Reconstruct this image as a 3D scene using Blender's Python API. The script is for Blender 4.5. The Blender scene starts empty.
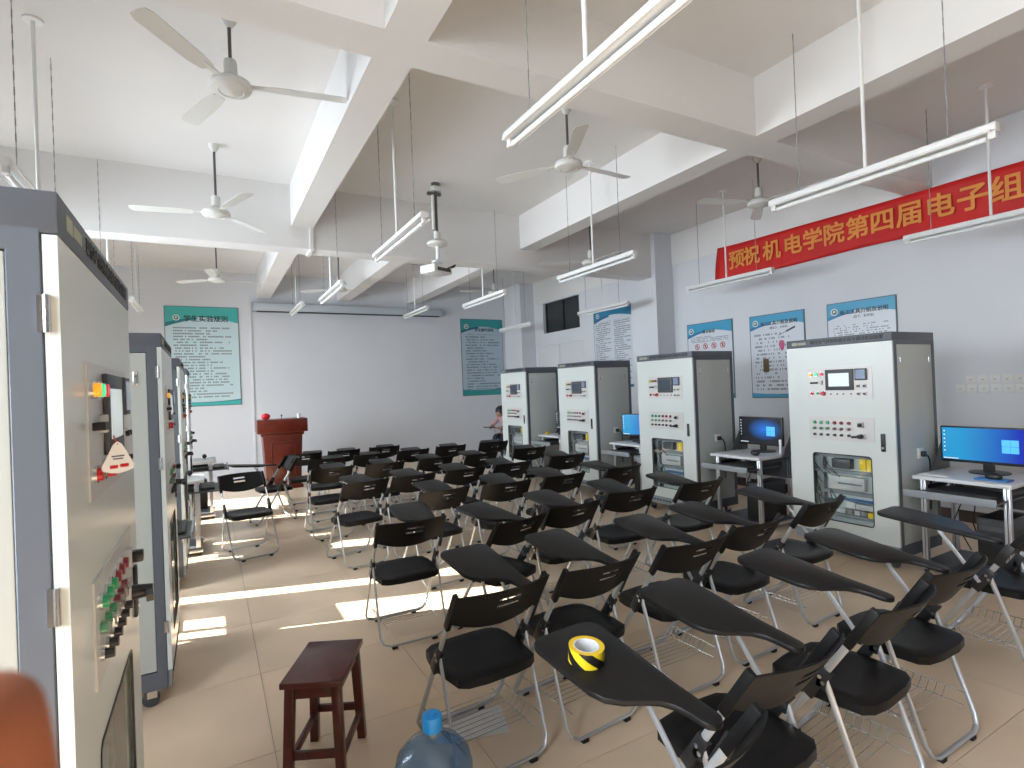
import bpy, bmesh, math, random
from mathutils import Vector, Matrix
random.seed(7)
SC = bpy.context.scene
COL = SC.collection
PI = math.pi

# ------------------------------------------------------------------ camera
F_PX, YAW, PITCH, ROLL, EYE = 545.2, .5079, .0049, -.0396, 1.6
fw = Vector((math.sin(YAW)*math.cos(PITCH), math.cos(YAW)*math.cos(PITCH), math.sin(PITCH)))
rt0 = Vector((math.cos(YAW), -math.sin(YAW), 0)); up0 = rt0.cross(fw)
rt = rt0*math.cos(ROLL)+up0*math.sin(ROLL); up = -rt0*math.sin(ROLL)+up0*math.cos(ROLL)
cam_d = bpy.data.cameras.new('camera'); cam = bpy.data.objects.new('camera', cam_d); COL.objects.link(cam)
cam.matrix_world = Matrix(((rt.x, up.x, -fw.x, 0), (rt.y, up.y, -fw.y, 0), (rt.z, up.z, -fw.z, EYE), (0, 0, 0, 1)))
cam_d.sensor_width = 36; cam_d.lens = F_PX/1024*36; cam_d.clip_start = .01; cam_d.clip_end = 200
cam_d.dof.use_dof = True; cam_d.dof.focus_distance = 4.0; cam_d.dof.aperture_fstop = 11
SC.camera = cam
SC.view_settings.view_transform = 'Standard'; SC.view_settings.look = 'None'
SC.view_settings.gamma = 1; SC.view_settings.use_curve_mapping = False
SC.view_settings.exposure = 0.10

# ------------------------------------------------------------------ light
XL, XR, YB, YF, ZC = -2.1, 6.88, -3.0, 11.95, 4.05      # room box
WIN_Z0 = .95
WINDOWS = [(-.9, 1.3, 3.25), (4.35, 5.28, 3.25), (5.6, 7.2, 3.25), (7.5, 9.1, 2.65), (9.6, 10.5, 2.5)]      # y from, y to, head height; last one added to brighten the front wall
world = bpy.data.worlds.new('world'); SC.world = world; world.use_nodes = True
bg = world.node_tree.nodes['Background']; bg.inputs[0].default_value = (.62, .78, 1, 1); bg.inputs[1].default_value = 1.0
sun_d = bpy.data.lights.new('sun', 'SUN'); sun_d.energy = 26; sun_d.angle = math.radians(.6); sun_d.color = (1, .95, .86)
sun = bpy.data.objects.new('sun', sun_d); COL.objects.link(sun)
el = math.radians(36); hx, hy = 1/math.hypot(1, .31), -.31/math.hypot(1, .31)
sun.rotation_euler = Vector((hx*math.cos(el), hy*math.cos(el), -math.sin(el))).to_track_quat('-Z', 'Y').to_euler()
WIN_POWER = 38                                            # W per square metre of window
for (a, b, zt) in WINDOWS:
    d = bpy.data.lights.new('window_daylight', 'AREA'); d.shape = 'RECTANGLE'
    d.size = zt-WIN_Z0; d.size_y = b-a; d.energy = WIN_POWER*d.size*d.size_y; d.color = (.85, .93, 1)
    o = bpy.data.objects.new('window_daylight', d); COL.objects.link(o)
    o.location = (XL-.3, (a+b)/2, (zt+WIN_Z0)/2); o.rotation_euler = (0, -PI/2+.40, 0); d.spread = math.radians(140)

# ------------------------------------------------------------------ materials
MATS = {}
def mat(name, col, rough=.5, metal=0., emit=0., spec=.5, noise=0., nscale=8., bump=0., bscale=60., coat=0., alpha=1., trans=0.):
    if name in MATS: return MATS[name]
    m = bpy.data.materials.new(name); m.use_nodes = True; MATS[name] = m
    nt = m.node_tree; b = nt.nodes['Principled BSDF']
    b.inputs['Base Color'].default_value = (*col, 1); b.inputs['Roughness'].default_value = rough
    b.inputs['Metallic'].default_value = metal; b.inputs['Specular IOR Level'].default_value = spec
    b.inputs['Coat Weight'].default_value = coat; b.inputs['Alpha'].default_value = alpha
    b.inputs['Transmission Weight'].default_value = trans
    if emit: b.inputs['Emission Color'].default_value = (*col, 1); b.inputs['Emission Strength'].default_value = emit
    if noise or bump:
        tc = nt.nodes.new('ShaderNodeTexCoord')
    if noise:
        n = nt.nodes.new('ShaderNodeTexNoise'); n.inputs['Scale'].default_value = nscale; n.inputs['Detail'].default_value = 5
        nt.links.new(tc.outputs['Object'], n.inputs['Vector'])
        r = nt.nodes.new('ShaderNodeValToRGB')
        r.color_ramp.elements[0].position = .3; r.color_ramp.elements[1].position = .7
        r.color_ramp.elements[0].color = (*[c*(1-noise) for c in col], 1); r.color_ramp.elements[1].color = (*[min(1, c*(1+noise)) for c in col], 1)
        nt.links.new(n.outputs['Fac'], r.inputs['Fac']); nt.links.new(r.outputs['Color'], b.inputs['Base Color'])
    if bump:
        n2 = nt.nodes.new('ShaderNodeTexNoise'); n2.inputs['Scale'].default_value = bscale; n2.inputs['Detail'].default_value = 3
        nt.links.new(tc.outputs['Object'], n2.inputs['Vector'])
        bp = nt.nodes.new('ShaderNodeBump'); bp.inputs['Strength'].default_value = bump; bp.inputs['Distance'].default_value = .003
        nt.links.new(n2.outputs['Fac'], bp.inputs['Height']); nt.links.new(bp.outputs['Normal'], b.inputs['Normal'])
    return m

M_WALL = mat('wall_paint', (.68, .70, .74), .7, noise=.02, nscale=1.5, bump=.08, bscale=40)
M_CEIL = mat('ceiling_paint', (.74, .73, .72), .8, noise=.02, nscale=1.2, bump=.05, bscale=30)
M_GROUT = mat('floor_grout', (.40, .31, .22), .8, noise=.1)
M_TILE = mat('beige_floor_tile', (.76, .595, .43), .30, noise=.07, nscale=2.2, bump=.02, bscale=9, spec=.45)
M_BASE = mat('dark_brown_skirting', (.06, .035, .025), .4)
M_DOORW = mat('white_door_paint', (.68, .70, .72), .5)
M_DARKGLASS = mat('dark_transom_glass', (.035, .037, .04), .15)
M_GREYFR = mat('grey_window_frame', (.35, .36, .38), .4)
M_PLASTIC = mat('black_chair_plastic', (.008, .0075, .0075), .42, noise=.15, nscale=30, bump=.1, bscale=300, spec=.20)
M_TABLET = mat('black_tablet_laminate', (.010, .0092, .0092), .42, bump=.06, bscale=400, noise=.1, nscale=12, spec=.25)
M_RUBBER = mat('black_rubber', (.01, .01, .01), .7)
M_SILVER = mat('silver_tube_paint', (.52, .53, .55), .33, metal=.55)
M_WIRE = mat('chrome_wire', (.62, .62, .62), .25, metal=.9)
M_CHROME = mat('chrome', (.7, .7, .7), .15, metal=1)
M_CAB = mat('pale_cabinet_enamel', (.60, .64, .62), .28, bump=.03, bscale=120)
M_CABDARK = mat('slate_cabinet_frame', (.10, .112, .135), .42, bump=.03, bscale=120)
M_CABSIDE = mat('shaded_cabinet_side', (.50, .53, .51), .42)  # darker copy of the door enamel, side shade put into the colour
M_PLATE = mat('instrument_plate', (.58, .57, .55), .35, metal=.1)
M_INNER = mat('cabinet_interior', (.62, .66, .66), .5)
M_INDARK = mat('cabinet_interior_dark', (.05, .055, .06), .5)
M_BLACK = mat('black_plastic', (.012, .012, .013), .4)
M_DGREY = mat('dark_grey_plastic', (.06, .063, .07), .45)
M_MGREY = mat('mid_grey_metal', (.24, .26, .28), .4)
M_LGREY = mat('light_grey_plastic', (.52, .52, .52), .4)
M_WHITE = mat('white_plastic', (.75, .75, .74), .4)
M_FIX = mat('white_fixture_enamel', (.80, .81, .81), .35)
M_FANW = mat('fan_white_enamel', (.66, .66, .63), .4)
M_ROD = mat('dark_rod', (.12, .11, .11), .5, metal=.4)
M_CHAIN = mat('grey_chain', (.30, .30, .30), .5, metal=.3)
M_CLEAR = None
M_RED = mat('red_cap', (.55, .01, .02), .35)
M_DRED = mat('dark_red_cap', (.22, .01, .02), .35)
M_GREEN = mat('green_cap', (.02, .35, .14), .35)
M_YELLOW = mat('yellow_plastic', (.85, .58, .02), .45)
M_BLUEP = mat('blue_plastic', (.03, .16, .42), .4)
M_LAMPO = mat('amber_pilot_lamp', (1, .40, .02), .3, emit=.55)
M_LAMPG = mat('green_pilot_lamp', (.05, .9, .35), .3, emit=.55)
M_LAMPR = mat('red_pilot_lamp', (.9, .02, .06), .3, emit=.3)
M_HMION = mat('lit_touch_screen', (.62, .72, .72), .2, emit=.35)
M_HMIOFF = mat('dark_touch_screen', (.05, .07, .10), .15)
M_METER = mat('meter_screen', (.22, .28, .42), .12)
M_DESK = mat('pale_desk_top', (.62, .63, .64), .35)
M_ALU = mat('aluminium_profile', (.60, .61, .63), .3, metal=.8)
M_REDWOOD = mat('varnished_red_wood', (.095, .011, .004), .28, noise=.25, nscale=14)
M_STOOL = mat('dark_red_stool_wood', (.085, .014, .009), .28, noise=.3, nscale=18)
M_PAPER = mat('white_paper', (.78, .78, .78), .7)
M_BANNER = mat('red_banner_cloth', (.62, .012, .010), .6, noise=.08, nscale=3)
M_GOLD = mat('golden_lettering', (.80, .30, .05), .5)
M_PRINTK = mat('dark_print', (.05, .07, .09), .6)
M_SCREENCASE = mat('screen_case', (.50, .55, .60), .4)
M_PROJ = mat('projector_white', (.78, .78, .78), .4)
M_POSTEDGE = mat('poster_edge', (.10, .14, .17), .5)

def clear_mat(name, col, rough=.05, mixf=.12):
    m = bpy.data.materials.new(name); m.use_nodes = True; MATS[name] = m
    nt = m.node_tree; nt.nodes.clear()
    o = nt.nodes.new('ShaderNodeOutputMaterial'); t = nt.nodes.new('ShaderNodeBsdfTransparent'); g = nt.nodes.new('ShaderNodeBsdfGlossy'); x = nt.nodes.new('ShaderNodeMixShader')
    t.inputs[0].default_value = (*col, 1); g.inputs['Roughness'].default_value = rough
    lw = nt.nodes.new('ShaderNodeLayerWeight'); lw.inputs[0].default_value = .5
    pw = nt.nodes.new('ShaderNodeMath'); pw.operation = 'POWER'; pw.inputs[1].default_value = 4; nt.links.new(lw.outputs['Facing'], pw.inputs[0])
    ad = nt.nodes.new('ShaderNodeMath'); ad.operation = 'MULTIPLY_ADD'; ad.inputs[1].default_value = .55; ad.inputs[2].default_value = mixf
    nt.links.new(pw.outputs[0], ad.inputs[0]); nt.links.new(ad.outputs[0], x.inputs[0])
    nt.links.new(t.outputs[0], x.inputs[1]); nt.links.new(g.outputs[0], x.inputs[2]); nt.links.new(x.outputs[0], o.inputs[0])
    return m
M_CLEAR = clear_mat('clear_pane', (.96, .98, .975), .04, .03)
M_BOTTLE = clear_mat('blue_clear_plastic', (.70, .83, .97), .15, .06)
M_COVER = clear_mat('clear_button_cover', (.9, .9, .9), .08, .12)

# node arithmetic for printed surfaces
class X:
    def __init__(s, nt, sock): s.nt, s.s = nt, sock
    def _op(s, op, o=None, o2=None):
        n = s.nt.nodes.new('ShaderNodeMath'); n.operation = op; s.nt.links.new(s.s, n.inputs[0])
        for i, v in ((1, o), (2, o2)):
            if v is None: continue
            if isinstance(v, X): s.nt.links.new(v.s, n.inputs[i])
            else: n.inputs[i].default_value = v
        return X(s.nt, n.outputs[0])
    def __add__(s, o): return s._op('ADD', o)
    def __sub__(s, o): return s._op('SUBTRACT', o)
    def __mul__(s, o): return s._op('MULTIPLY', o)
    def gt(s, o): return s._op('GREATER_THAN', o)
    def lt(s, o): return s._op('LESS_THAN', o)
    def sin(s): return s._op('SINE')
    def fract(s): return s._op('FRACT')
    def floor(s): return s._op('FLOOR')
    def abs(s): return s._op('ABSOLUTE')
def coords(nt):
    tc = nt.nodes.new('ShaderNodeTexCoord'); sp = nt.nodes.new('ShaderNodeSeparateXYZ'); nt.links.new(tc.outputs['Object'], sp.inputs[0])
    return [X(nt, sp.outputs[i]) for i in range(3)]
def white(nt, x, y, sx, sy):
    c = nt.nodes.new('ShaderNodeCombineXYZ'); a = (x*sx).floor(); b = (y*sy).floor()
    nt.links.new(a.s, c.inputs[0]); nt.links.new(b.s, c.inputs[1])
    w = nt.nodes.new('ShaderNodeTexWhiteNoise'); w.noise_dimensions = '2D'; nt.links.new(c.outputs[0], w.inputs['Vector']); return X(nt, w.outputs['Value'])
def layer(nt, base, col, mask):
    n = nt.nodes.new('ShaderNodeMix'); n.data_type = 'RGBA'
    nt.links.new(mask.s, n.inputs['Factor'])
    if isinstance(base, tuple): n.inputs['A'].default_value = (*base, 1)
    else: nt.links.new(base, n.inputs['A'])
    n.inputs['B'].default_value = (*col, 1)
    return n.outputs['Result']
def poster_mat(name, w, h, head, head2, body, rows, head_h, foot_h, cols=1, ink=(.10, .12, .15), text_top=.80, text_bot=.08, dens=.30, margin=.09):
    m = bpy.data.materials.new(name); m.use_nodes = True; nt = m.node_tree; b = nt.nodes['Principled BSDF']; b.inputs['Roughness'].default_value = .35
    x, _, z = coords(nt)
    u = x*(1/w); v = z*(1/h)
    wave = ((u*PI).sin()*(head_h*.35)+(1-head_h))                  # header bulges upward in the middle
    wave2 = ((u*PI).sin()*(head_h*.45)+(1-head_h*1.25))
    c = layer(nt, body, head2, v.gt(wave2)*u.lt(.42)); c = layer(nt, c, head, v.gt(wave))
    fwv = (u*PI*.9).sin()*(-.02)+foot_h
    c = layer(nt, c, head2, v.lt(fwv+u*.012)); c = layer(nt, c, head, v.lt(fwv))
    N = rows/(text_top-text_bot)
    rowm = (v*N).fract().lt(.50)*v.gt(text_bot)*v.lt(text_top)
    ch = white(nt, u, v, 46, N).gt(dens)
    uu = (u*cols).fract()
    end = white(nt, u*0+(u*cols).floor()*.31, v, 1, N)*.75+.52          # every line ends at its own place
    side = uu.gt(margin)*uu.lt(1-margin)*uu.lt(end)
    glyph = (u*46).fract().lt(.80)
    c = layer(nt, c, ink, rowm*ch*side*glyph*.8)
    nt.links.new(c, b.inputs['Base Color'])
    return m

# ------------------------------------------------------------------ mesh helpers
class MB:
    def __init__(s): s.v, s.f, s.mi = [], [], []
    def add(s, vs, fs, m=0):
        o = len(s.v); s.v += [tuple(p) for p in vs]; s.f += [tuple(i+o for i in f) for f in fs]; s.mi += [m]*len(fs); return s
    def box(s, x0, x1, y0, y1, z0, z1, m=0):
        return s.add([(x0,y0,z0),(x1,y0,z0),(x1,y1,z0),(x0,y1,z0),(x0,y0,z1),(x1,y0,z1),(x1,y1,z1),(x0,y1,z1)],
                     [(0,3,2,1),(4,5,6,7),(0,1,5,4),(1,2,6,5),(2,3,7,6),(3,0,4,7)], m)
    def cb(s, c, d, m=0):
        return s.box(c[0]-d[0]/2, c[0]+d[0]/2, c[1]-d[1]/2, c[1]+d[1]/2, c[2]-d[2]/2, c[2]+d[2]/2, m)
    def obox(s, p0, p1, n, a, b, m=0):
        """bar from p0 to p1, half size a along n and b across"""
        p0, p1, n = Vector(p0), Vector(p1), Vector(n).normalized(); t = (p1-p0).normalized(); q = n.cross(t).normalized(); n = t.cross(q)
        vs = [p+n*(i*a)+q*(j*b) for p in (p0, p1) for i, j in ((-1,-1),(1,-1),(1,1),(-1,1))]
        return s.add(vs, [(0,1,2,3),(7,6,5,4),(0,4,5,1),(1,5,6,2),(2,6,7,3),(3,7,4,0)], m)
    def cyl(s, p0, p1, r, seg=12, r1=None, m=0, caps=True):
        p0, p1 = Vector(p0), Vector(p1); t = (p1-p0).normalized(); r1 = r if r1 is None else r1
        a = t.orthogonal().normalized(); b = t.cross(a); vs = []
        for p, rr in ((p0, r), (p1, r1)):
            for i in range(seg):
                an = 2*PI*i/seg; vs.append(p+(a*math.cos(an)+b*math.sin(an))*rr)
        fs = [(i, (i+1) % seg, seg+(i+1) % seg, seg+i) for i in range(seg)]
        if caps: fs += [tuple(range(seg-1, -1, -1)), tuple(range(seg, 2*seg))]
        return s.add(vs, fs, m)
    def tube(s, pts, r, seg=8, m=0):
        P = [Vector(p) for p in pts]; vs, fs = [], []; a = None
        for i, p in enumerate(P):
            t = ((P[i+1] if i+1 < len(P) else p)-(P[i-1] if i else p)).normalized()
            if a is None: a = t.orthogonal().normalized()
            a = (a-t*a.dot(t)).normalized(); b = t.cross(a)
            for k in range(seg):
                an = 2*PI*k/seg; vs.append(p+(a*math.cos(an)+b*math.sin(an))*r)
        for i in range(len(P)-1):
            for k in range(seg): fs.append((i*seg+k, i*seg+(k+1) % seg, (i+1)*seg+(k+1) % seg, (i+1)*seg+k))
        fs += [tuple(range(seg-1, -1, -1)), tuple((len(P)-1)*seg+k for k in range(seg))]
        return s.add(vs, fs, m)
    def flat(s, pts, n, a, b, seg=10, m=0):
        """oval tube along a planar path; a = half size along plane normal n, b = half size in the plane"""
        P = [Vector(p) for p in pts]; n = Vector(n).normalized(); vs, fs = [], []
        for i, p in enumerate(P):
            t = ((P[i+1] if i+1 < len(P) else p)-(P[i-1] if i else p)).normalized(); q = n.cross(t).normalized()
            for k in range(seg):
                an = 2*PI*k/seg; vs.append(p+n*(a*math.cos(an))+q*(b*math.sin(an)))
        for i in range(len(P)-1):
            for k in range(seg): fs.append((i*seg+k, i*seg+(k+1) % seg, (i+1)*seg+(k+1) % seg, (i+1)*seg+k))
        fs += [tuple(range(seg-1, -1, -1)), tuple((len(P)-1)*seg+k for k in range(seg))]
        return s.add(vs, fs, m)
    def lathe(s, prof, c=(0,0,0), seg=24, m=0, axis='z', cap=True):
        vs, fs = [], []
        for r, z in prof:
            for k in range(seg):
                an = 2*PI*k/seg; x, y = r*math.cos(an), r*math.sin(an)
                p = {'z': (x, y, z), 'y': (x, z, y), 'x': (z, x, y)}[axis]
                vs.append((c[0]+p[0], c[1]+p[1], c[2]+p[2]))
        for i in range(len(prof)-1):
            for k in range(seg): fs.append((i*seg+k, i*seg+(k+1) % seg, (i+1)*seg+(k+1) % seg, (i+1)*seg+k))
        if cap and prof[0][0] > 1e-6: fs.append(tuple(range(seg-1, -1, -1)))
        if cap and prof[-1][0] > 1e-6: fs.append(tuple((len(prof)-1)*seg+k for k in range(seg)))
        return s.add(vs, fs, m)
    def prism(s, out, z0, z1, m=0, plane='xy'):
        n = len(out); P = {'xy': lambda a, b, c: (a, b, c), 'xz': lambda a, b, c: (a, c, b), 'yz': lambda a, b, c: (c, a, b)}[plane]
        vs = [P(a, b, z0) for a, b in out]+[P(a, b, z1) for a, b in out]
        return s.add(vs, [tuple(range(n-1, -1, -1)), tuple(range(n, 2*n))]+[(i, (i+1) % n, n+(i+1) % n, n+i) for i in range(n)], m)
    def sphere(s, c, r, seg=12, rings=8, sc=(1,1,1), m=0):
        vs, fs = [], []
        for i in range(rings+1):
            th = PI*i/rings
            for k in range(seg):
                an = 2*PI*k/seg; vs.append((c[0]+r*sc[0]*math.sin(th)*math.cos(an), c[1]+r*sc[1]*math.sin(th)*math.sin(an), c[2]+r*sc[2]*math.cos(th)))
        for i in range(rings):
            for k in range(seg): fs.append((i*seg+k, (i+1)*seg+k, (i+1)*seg+(k+1) % seg, i*seg+(k+1) % seg))
        return s.add(vs, fs, m)
    def mesh(s, name, mats, bevel=0, segs=2, smooth=True, weld=False):
        me = bpy.data.meshes.new(name); me.from_pydata(s.v, [], s.f)
        mats = mats if isinstance(mats, (list, tuple)) else [mats]
        for m in mats: me.materials.append(m)
        for p, i in zip(me.polygons, s.mi): p.material_index = min(i, len(mats)-1)
        bm = bmesh.new(); bm.from_mesh(me)
        if weld: bmesh.ops.remove_doubles(bm, verts=bm.verts, dist=1e-5)
        bmesh.ops.recalc_face_normals(bm, faces=bm.faces)
        if bevel: 
            ed = [e for e in bm.edges if len(e.link_faces) == 2 and e.calc_face_angle(0) > .6]
            bmesh.ops.bevel(bm, geom=ed, offset=bevel, segments=segs, profile=.5, affect='EDGES', clamp_overlap=True)
        bm.to_mesh(me); bm.free()
        if smooth:
            for p in me.polygons: p.use_smooth = True
            me.set_sharp_from_angle(angle=math.radians(38))
        return me
    def build(s, name, mats, parent=None, loc=None, rotz=0, **k):
        o = bpy.data.objects.new(name, s.mesh(name, mats, **k)); COL.objects.link(o)
        if parent: o.parent = parent
        if loc: o.location = loc
        if rotz: o.rotation_euler = (0, 0, rotz)
        return o
def tag(o, label, cat, group=None):
    o['label'] = label; o['category'] = cat
    if group: o['group'] = group
    return o
def thing(name, label, cat, loc=(0,0,0), rotz=0, group=None):
    o = bpy.data.objects.new(name, None); COL.objects.link(o); o.empty_display_size = .1
    o.location = loc; o.rotation_euler = (0, 0, rotz); return tag(o, label, cat, group)
def struct(o): o['kind'] = 'structure'; return o
def put(name, me, parent, loc=(0,0,0), rotz=0):
    o = bpy.data.objects.new(name, me); COL.objects.link(o); o.parent = parent; o.location = loc; o.rotation_euler = (0, 0, rotz); return o
def copy_tree(o, parent=None):
    c = o.copy(); COL.objects.link(c); c.parent = parent
    for ch in list(o.children): copy_tree(ch, c)
    return c
def dup(o, loc, rotz, label, group=None):
    c = copy_tree(o); c.location = loc; c.rotation_euler = (0, 0, rotz); c['label'] = label
    if group: c['group'] = group
    return c
def text_mesh(body, size, m, extrude=.0008, offset=0., align='CENTER'):
    """lettering standing in the xz plane, read from -y; offset thickens the strokes"""
    cu = bpy.data.curves.new('lettering', 'FONT'); cu.body = body; cu.size = size; cu.align_x = align; cu.align_y = 'CENTER'
    cu.extrude = extrude; cu.resolution_u = 2
    o = bpy.data.objects.new('lettering', cu); COL.objects.link(o)
    me = bpy.data.meshes.new_from_object(o.evaluated_get(bpy.context.evaluated_depsgraph_get()))
    bpy.data.objects.remove(o); me.materials.clear(); me.materials.append(m)
    if offset:
        bm = bmesh.new()
        for k, (dx, dy) in enumerate(((-1, -1), (1, -1), (1, 1), (-1, 1))):
            n0 = len(bm.verts); bm.from_mesh(me); bm.verts.ensure_lookup_table()
            bmesh.ops.translate(bm, verts=bm.verts[n0:], vec=(dx*offset, dy*offset, k*.00012))
        bm.to_mesh(me); bm.free()
    me.transform(Matrix.Rotation(PI/2, 4, 'X')); return me
def arc(cx, cy, r, a0, a1, n=6):
    return [(cx+r*math.cos(math.radians(a0+(a1-a0)*i/n)), cy+r*math.sin(math.radians(a0+(a1-a0)*i/n))) for i in range(n+1)]
def rrect(x0, x1, y0, y1, r, n=4):
    return arc(x1-r, y0+r, r, -90, 0, n)+arc(x1-r, y1-r, r, 0, 90, n)+arc(x0+r, y1-r, r, 90, 180, n)+arc(x0+r, y0+r, r, 180, 270, n)

# ------------------------------------------------------------------ the room
floor = struct(MB().box(XL-.2, XR+.2, YB-.2, YF+.2, -.25, -.006).build('floor', M_GROUT, smooth=False))
TS = .8; tx0 = .21-3*TS; tile_cache = {}
xs = [XL]+[tx0+TS*i for i in range(1, 13) if XL+.02 < tx0+TS*i < XR-.02]+[XR]
ys = [YB]+[-2.9+TS*i for i in range(0, 20) if -2.9+TS*i < YF-.02]+[YF]
for i in range(len(xs)-1):
    for j in range(len(ys)-1):
        w, d = xs[i+1]-xs[i]-.003, ys[j+1]-ys[j]-.003
        if w < .02 or d < .02: continue
        k = (round(w, 3), round(d, 3))
        if k not in tile_cache: tile_cache[k] = MB().box(0, w, 0, d, -.006, 0).mesh('tile', M_TILE, smooth=False)
        put('tile', tile_cache[k], floor, (xs[i]+.0015, ys[j]+.0015, 0))
ceiling = struct(MB().box(XL-.2, XR+.2, YB-.2, YF+.2, ZC, ZC+.2).build('ceiling', M_CEIL, smooth=False))
def beam(x0, x1, y0, y1, z0): MB().box(x0, x1, y0, y1, z0, ZC+.02).build('beam', M_CEIL, ceiling, smooth=False)
G0, G1, GZ, BZ = 6.75, 7.05, 3.32, 3.57
beam(XL, XR, G0, G1, GZ)                                   # deep girder
beam(XL, XR, 2.88, 3.16, BZ)
for (a, b) in ((.90, 1.145), (3.98, 4.23), (-2.1, -1.9)):
    beam(a, b, YB, 2.88, BZ); beam(a, b, 3.16, G0, BZ); beam(a, b, G1, YF, BZ)
beam(2.46, 2.70, G1, YF, BZ)
beam(XR-.012, XR, 3.16, 6.66, 3.52); beam(XR-.012, XR, 7.28, 11.12, 3.52)
beam(XL, XR, YB, YB+.3, GZ)
MB().box(XL-.2, XR+.2, YF, YF+.2, 0, ZC).build('wall_front', M_WALL, smooth=False)['kind'] = 'structure'
MB().box(XL-.2, XR+.2, YB-.2, YB, 0, ZC).build('wall_back', mat('grey_back_wall', (.30, .31, .33), .8), smooth=False)['kind'] = 'structure'  # unseen wall, made darker to cut the light it throws back
# right wall with a transom opening and a door recess
TY0, TY1, TZ0, TZ1 = 9.32, 10.74, 2.80, 3.50
DY0, DY1, DZ1 = 9.22, 11.05, 2.57
wr = MB()
for (a, b, c, d) in ((YB, DY0, 0, ZC), (DY1, YF, 0, ZC), (DY0, DY1, DZ1, TZ0), (DY0, DY1, TZ1, ZC), (DY0, TY0, TZ0, TZ1), (TY1, DY1, TZ0, TZ1)):
    wr.box(XR, XR+.2, a, b, c, d)
wall_right = struct(wr.build('wall_right', M_WALL, smooth=False))
MB().box(6.49, XR, 6.66, 7.28, 0, ZC).build('column', M_WALL, wall_right, smooth=False)
MB().box(6.50, XR, 11.12, YF, 0, ZC).build('column', M_WALL, wall_right, smooth=False)
d1 = struct(MB().box(XR+.03, XR+.08, DY0, DY1, 0, DZ1).build('door_1', M_DOORW, smooth=False))
mid = (DY0+DY1)/2
for (a, b) in ((DY0+.05, mid-.01), (mid+.01, DY1-.05)): MB().box(XR+.015, XR+.03, a, b, .02, DZ1-.05).build('door_leaf', M_DOORW, d1, bevel=.004)
MB().box(XR+.012, XR+.028, DY0, DY0+.04, 0, DZ1).box(XR+.012, XR+.028, DY1-.04, DY1, 0, DZ1).box(XR+.012, XR+.028, DY0, DY1, DZ1-.04, DZ1).build('door_frame', M_WALL, d1, smooth=False)
w1 = struct(MB().box(XR+.10, XR+.11, TY0, TY1, TZ0, TZ1).build('window_1', M_DARKGLASS, smooth=False))
fr = MB()
for (a, b, c, d) in ((TY0, TY1, TZ0, TZ0+.03), (TY0, TY1, TZ1-.03, TZ1), (TY0, TY0+.03, TZ0, TZ1), (TY1-.03, TY1, TZ0, TZ1), ((TY0+TY1)/2-.015, (TY0+TY1)/2+.015, TZ0, TZ1)): fr.box(XR+.07, XR+.10, a, b, c, d)
fr.build('window_frame', M_DARKGLASS, w1, smooth=False)
MB().box(XR+.2, XR+.21, TY0-.1, TY1+.1, TZ0-.1, TZ1+.1).build('window_backing', M_BLACK, w1, smooth=False)
# left wall with its row of windows
wl = MB(); prev = YB
for (a, b, zt) in WINDOWS: wl.box(XL-.2, XL, prev, a, 0, ZC).box(XL-.2, XL, a, b, 0, WIN_Z0).box(XL-.2, XL, a, b, zt, ZC); prev = b
wl.box(XL-.2, XL, prev, YF, 0, ZC); struct(wl.build('wall_left', M_WALL, smooth=False))
for i, (a, b, zt) in enumerate(WINDOWS):
    f = MB(); n = max(1, round((b-a)/.8))
    for k in range(n+1): y = a+(b-a)*k/n; f.box(XL-.12, XL-.08, max(a, y-.018), min(b, y+.018), WIN_Z0, zt)
    for z in (WIN_Z0, zt-.05): f.box(XL-.12, XL-.08, a, b, z, z+.05)
    struct(f.build('window_%d' % (i+2), M_WHITE, smooth=False))
for (a, b) in ((YB, 6.66), (7.28, DY0-.01)):
    bb = MB().box(XR-.015, XR, a, b, 0, .12).build('baseboard_right', M_BASE, smooth=False); struct(bb)
# conduits
struct(MB().cb((.77, YF-.012, 1.84), (.035, .024, 3.4)).build('trim_1', M_WALL, smooth=False))
cn = MB().cb((1.12, G0-.012, 3.70), (.04, .024, .72)).box(1.10, 1.14, G0-.02, G1, GZ-.022, GZ)
struct(cn.build('trim_2', M_CEIL, smooth=False))

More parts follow.
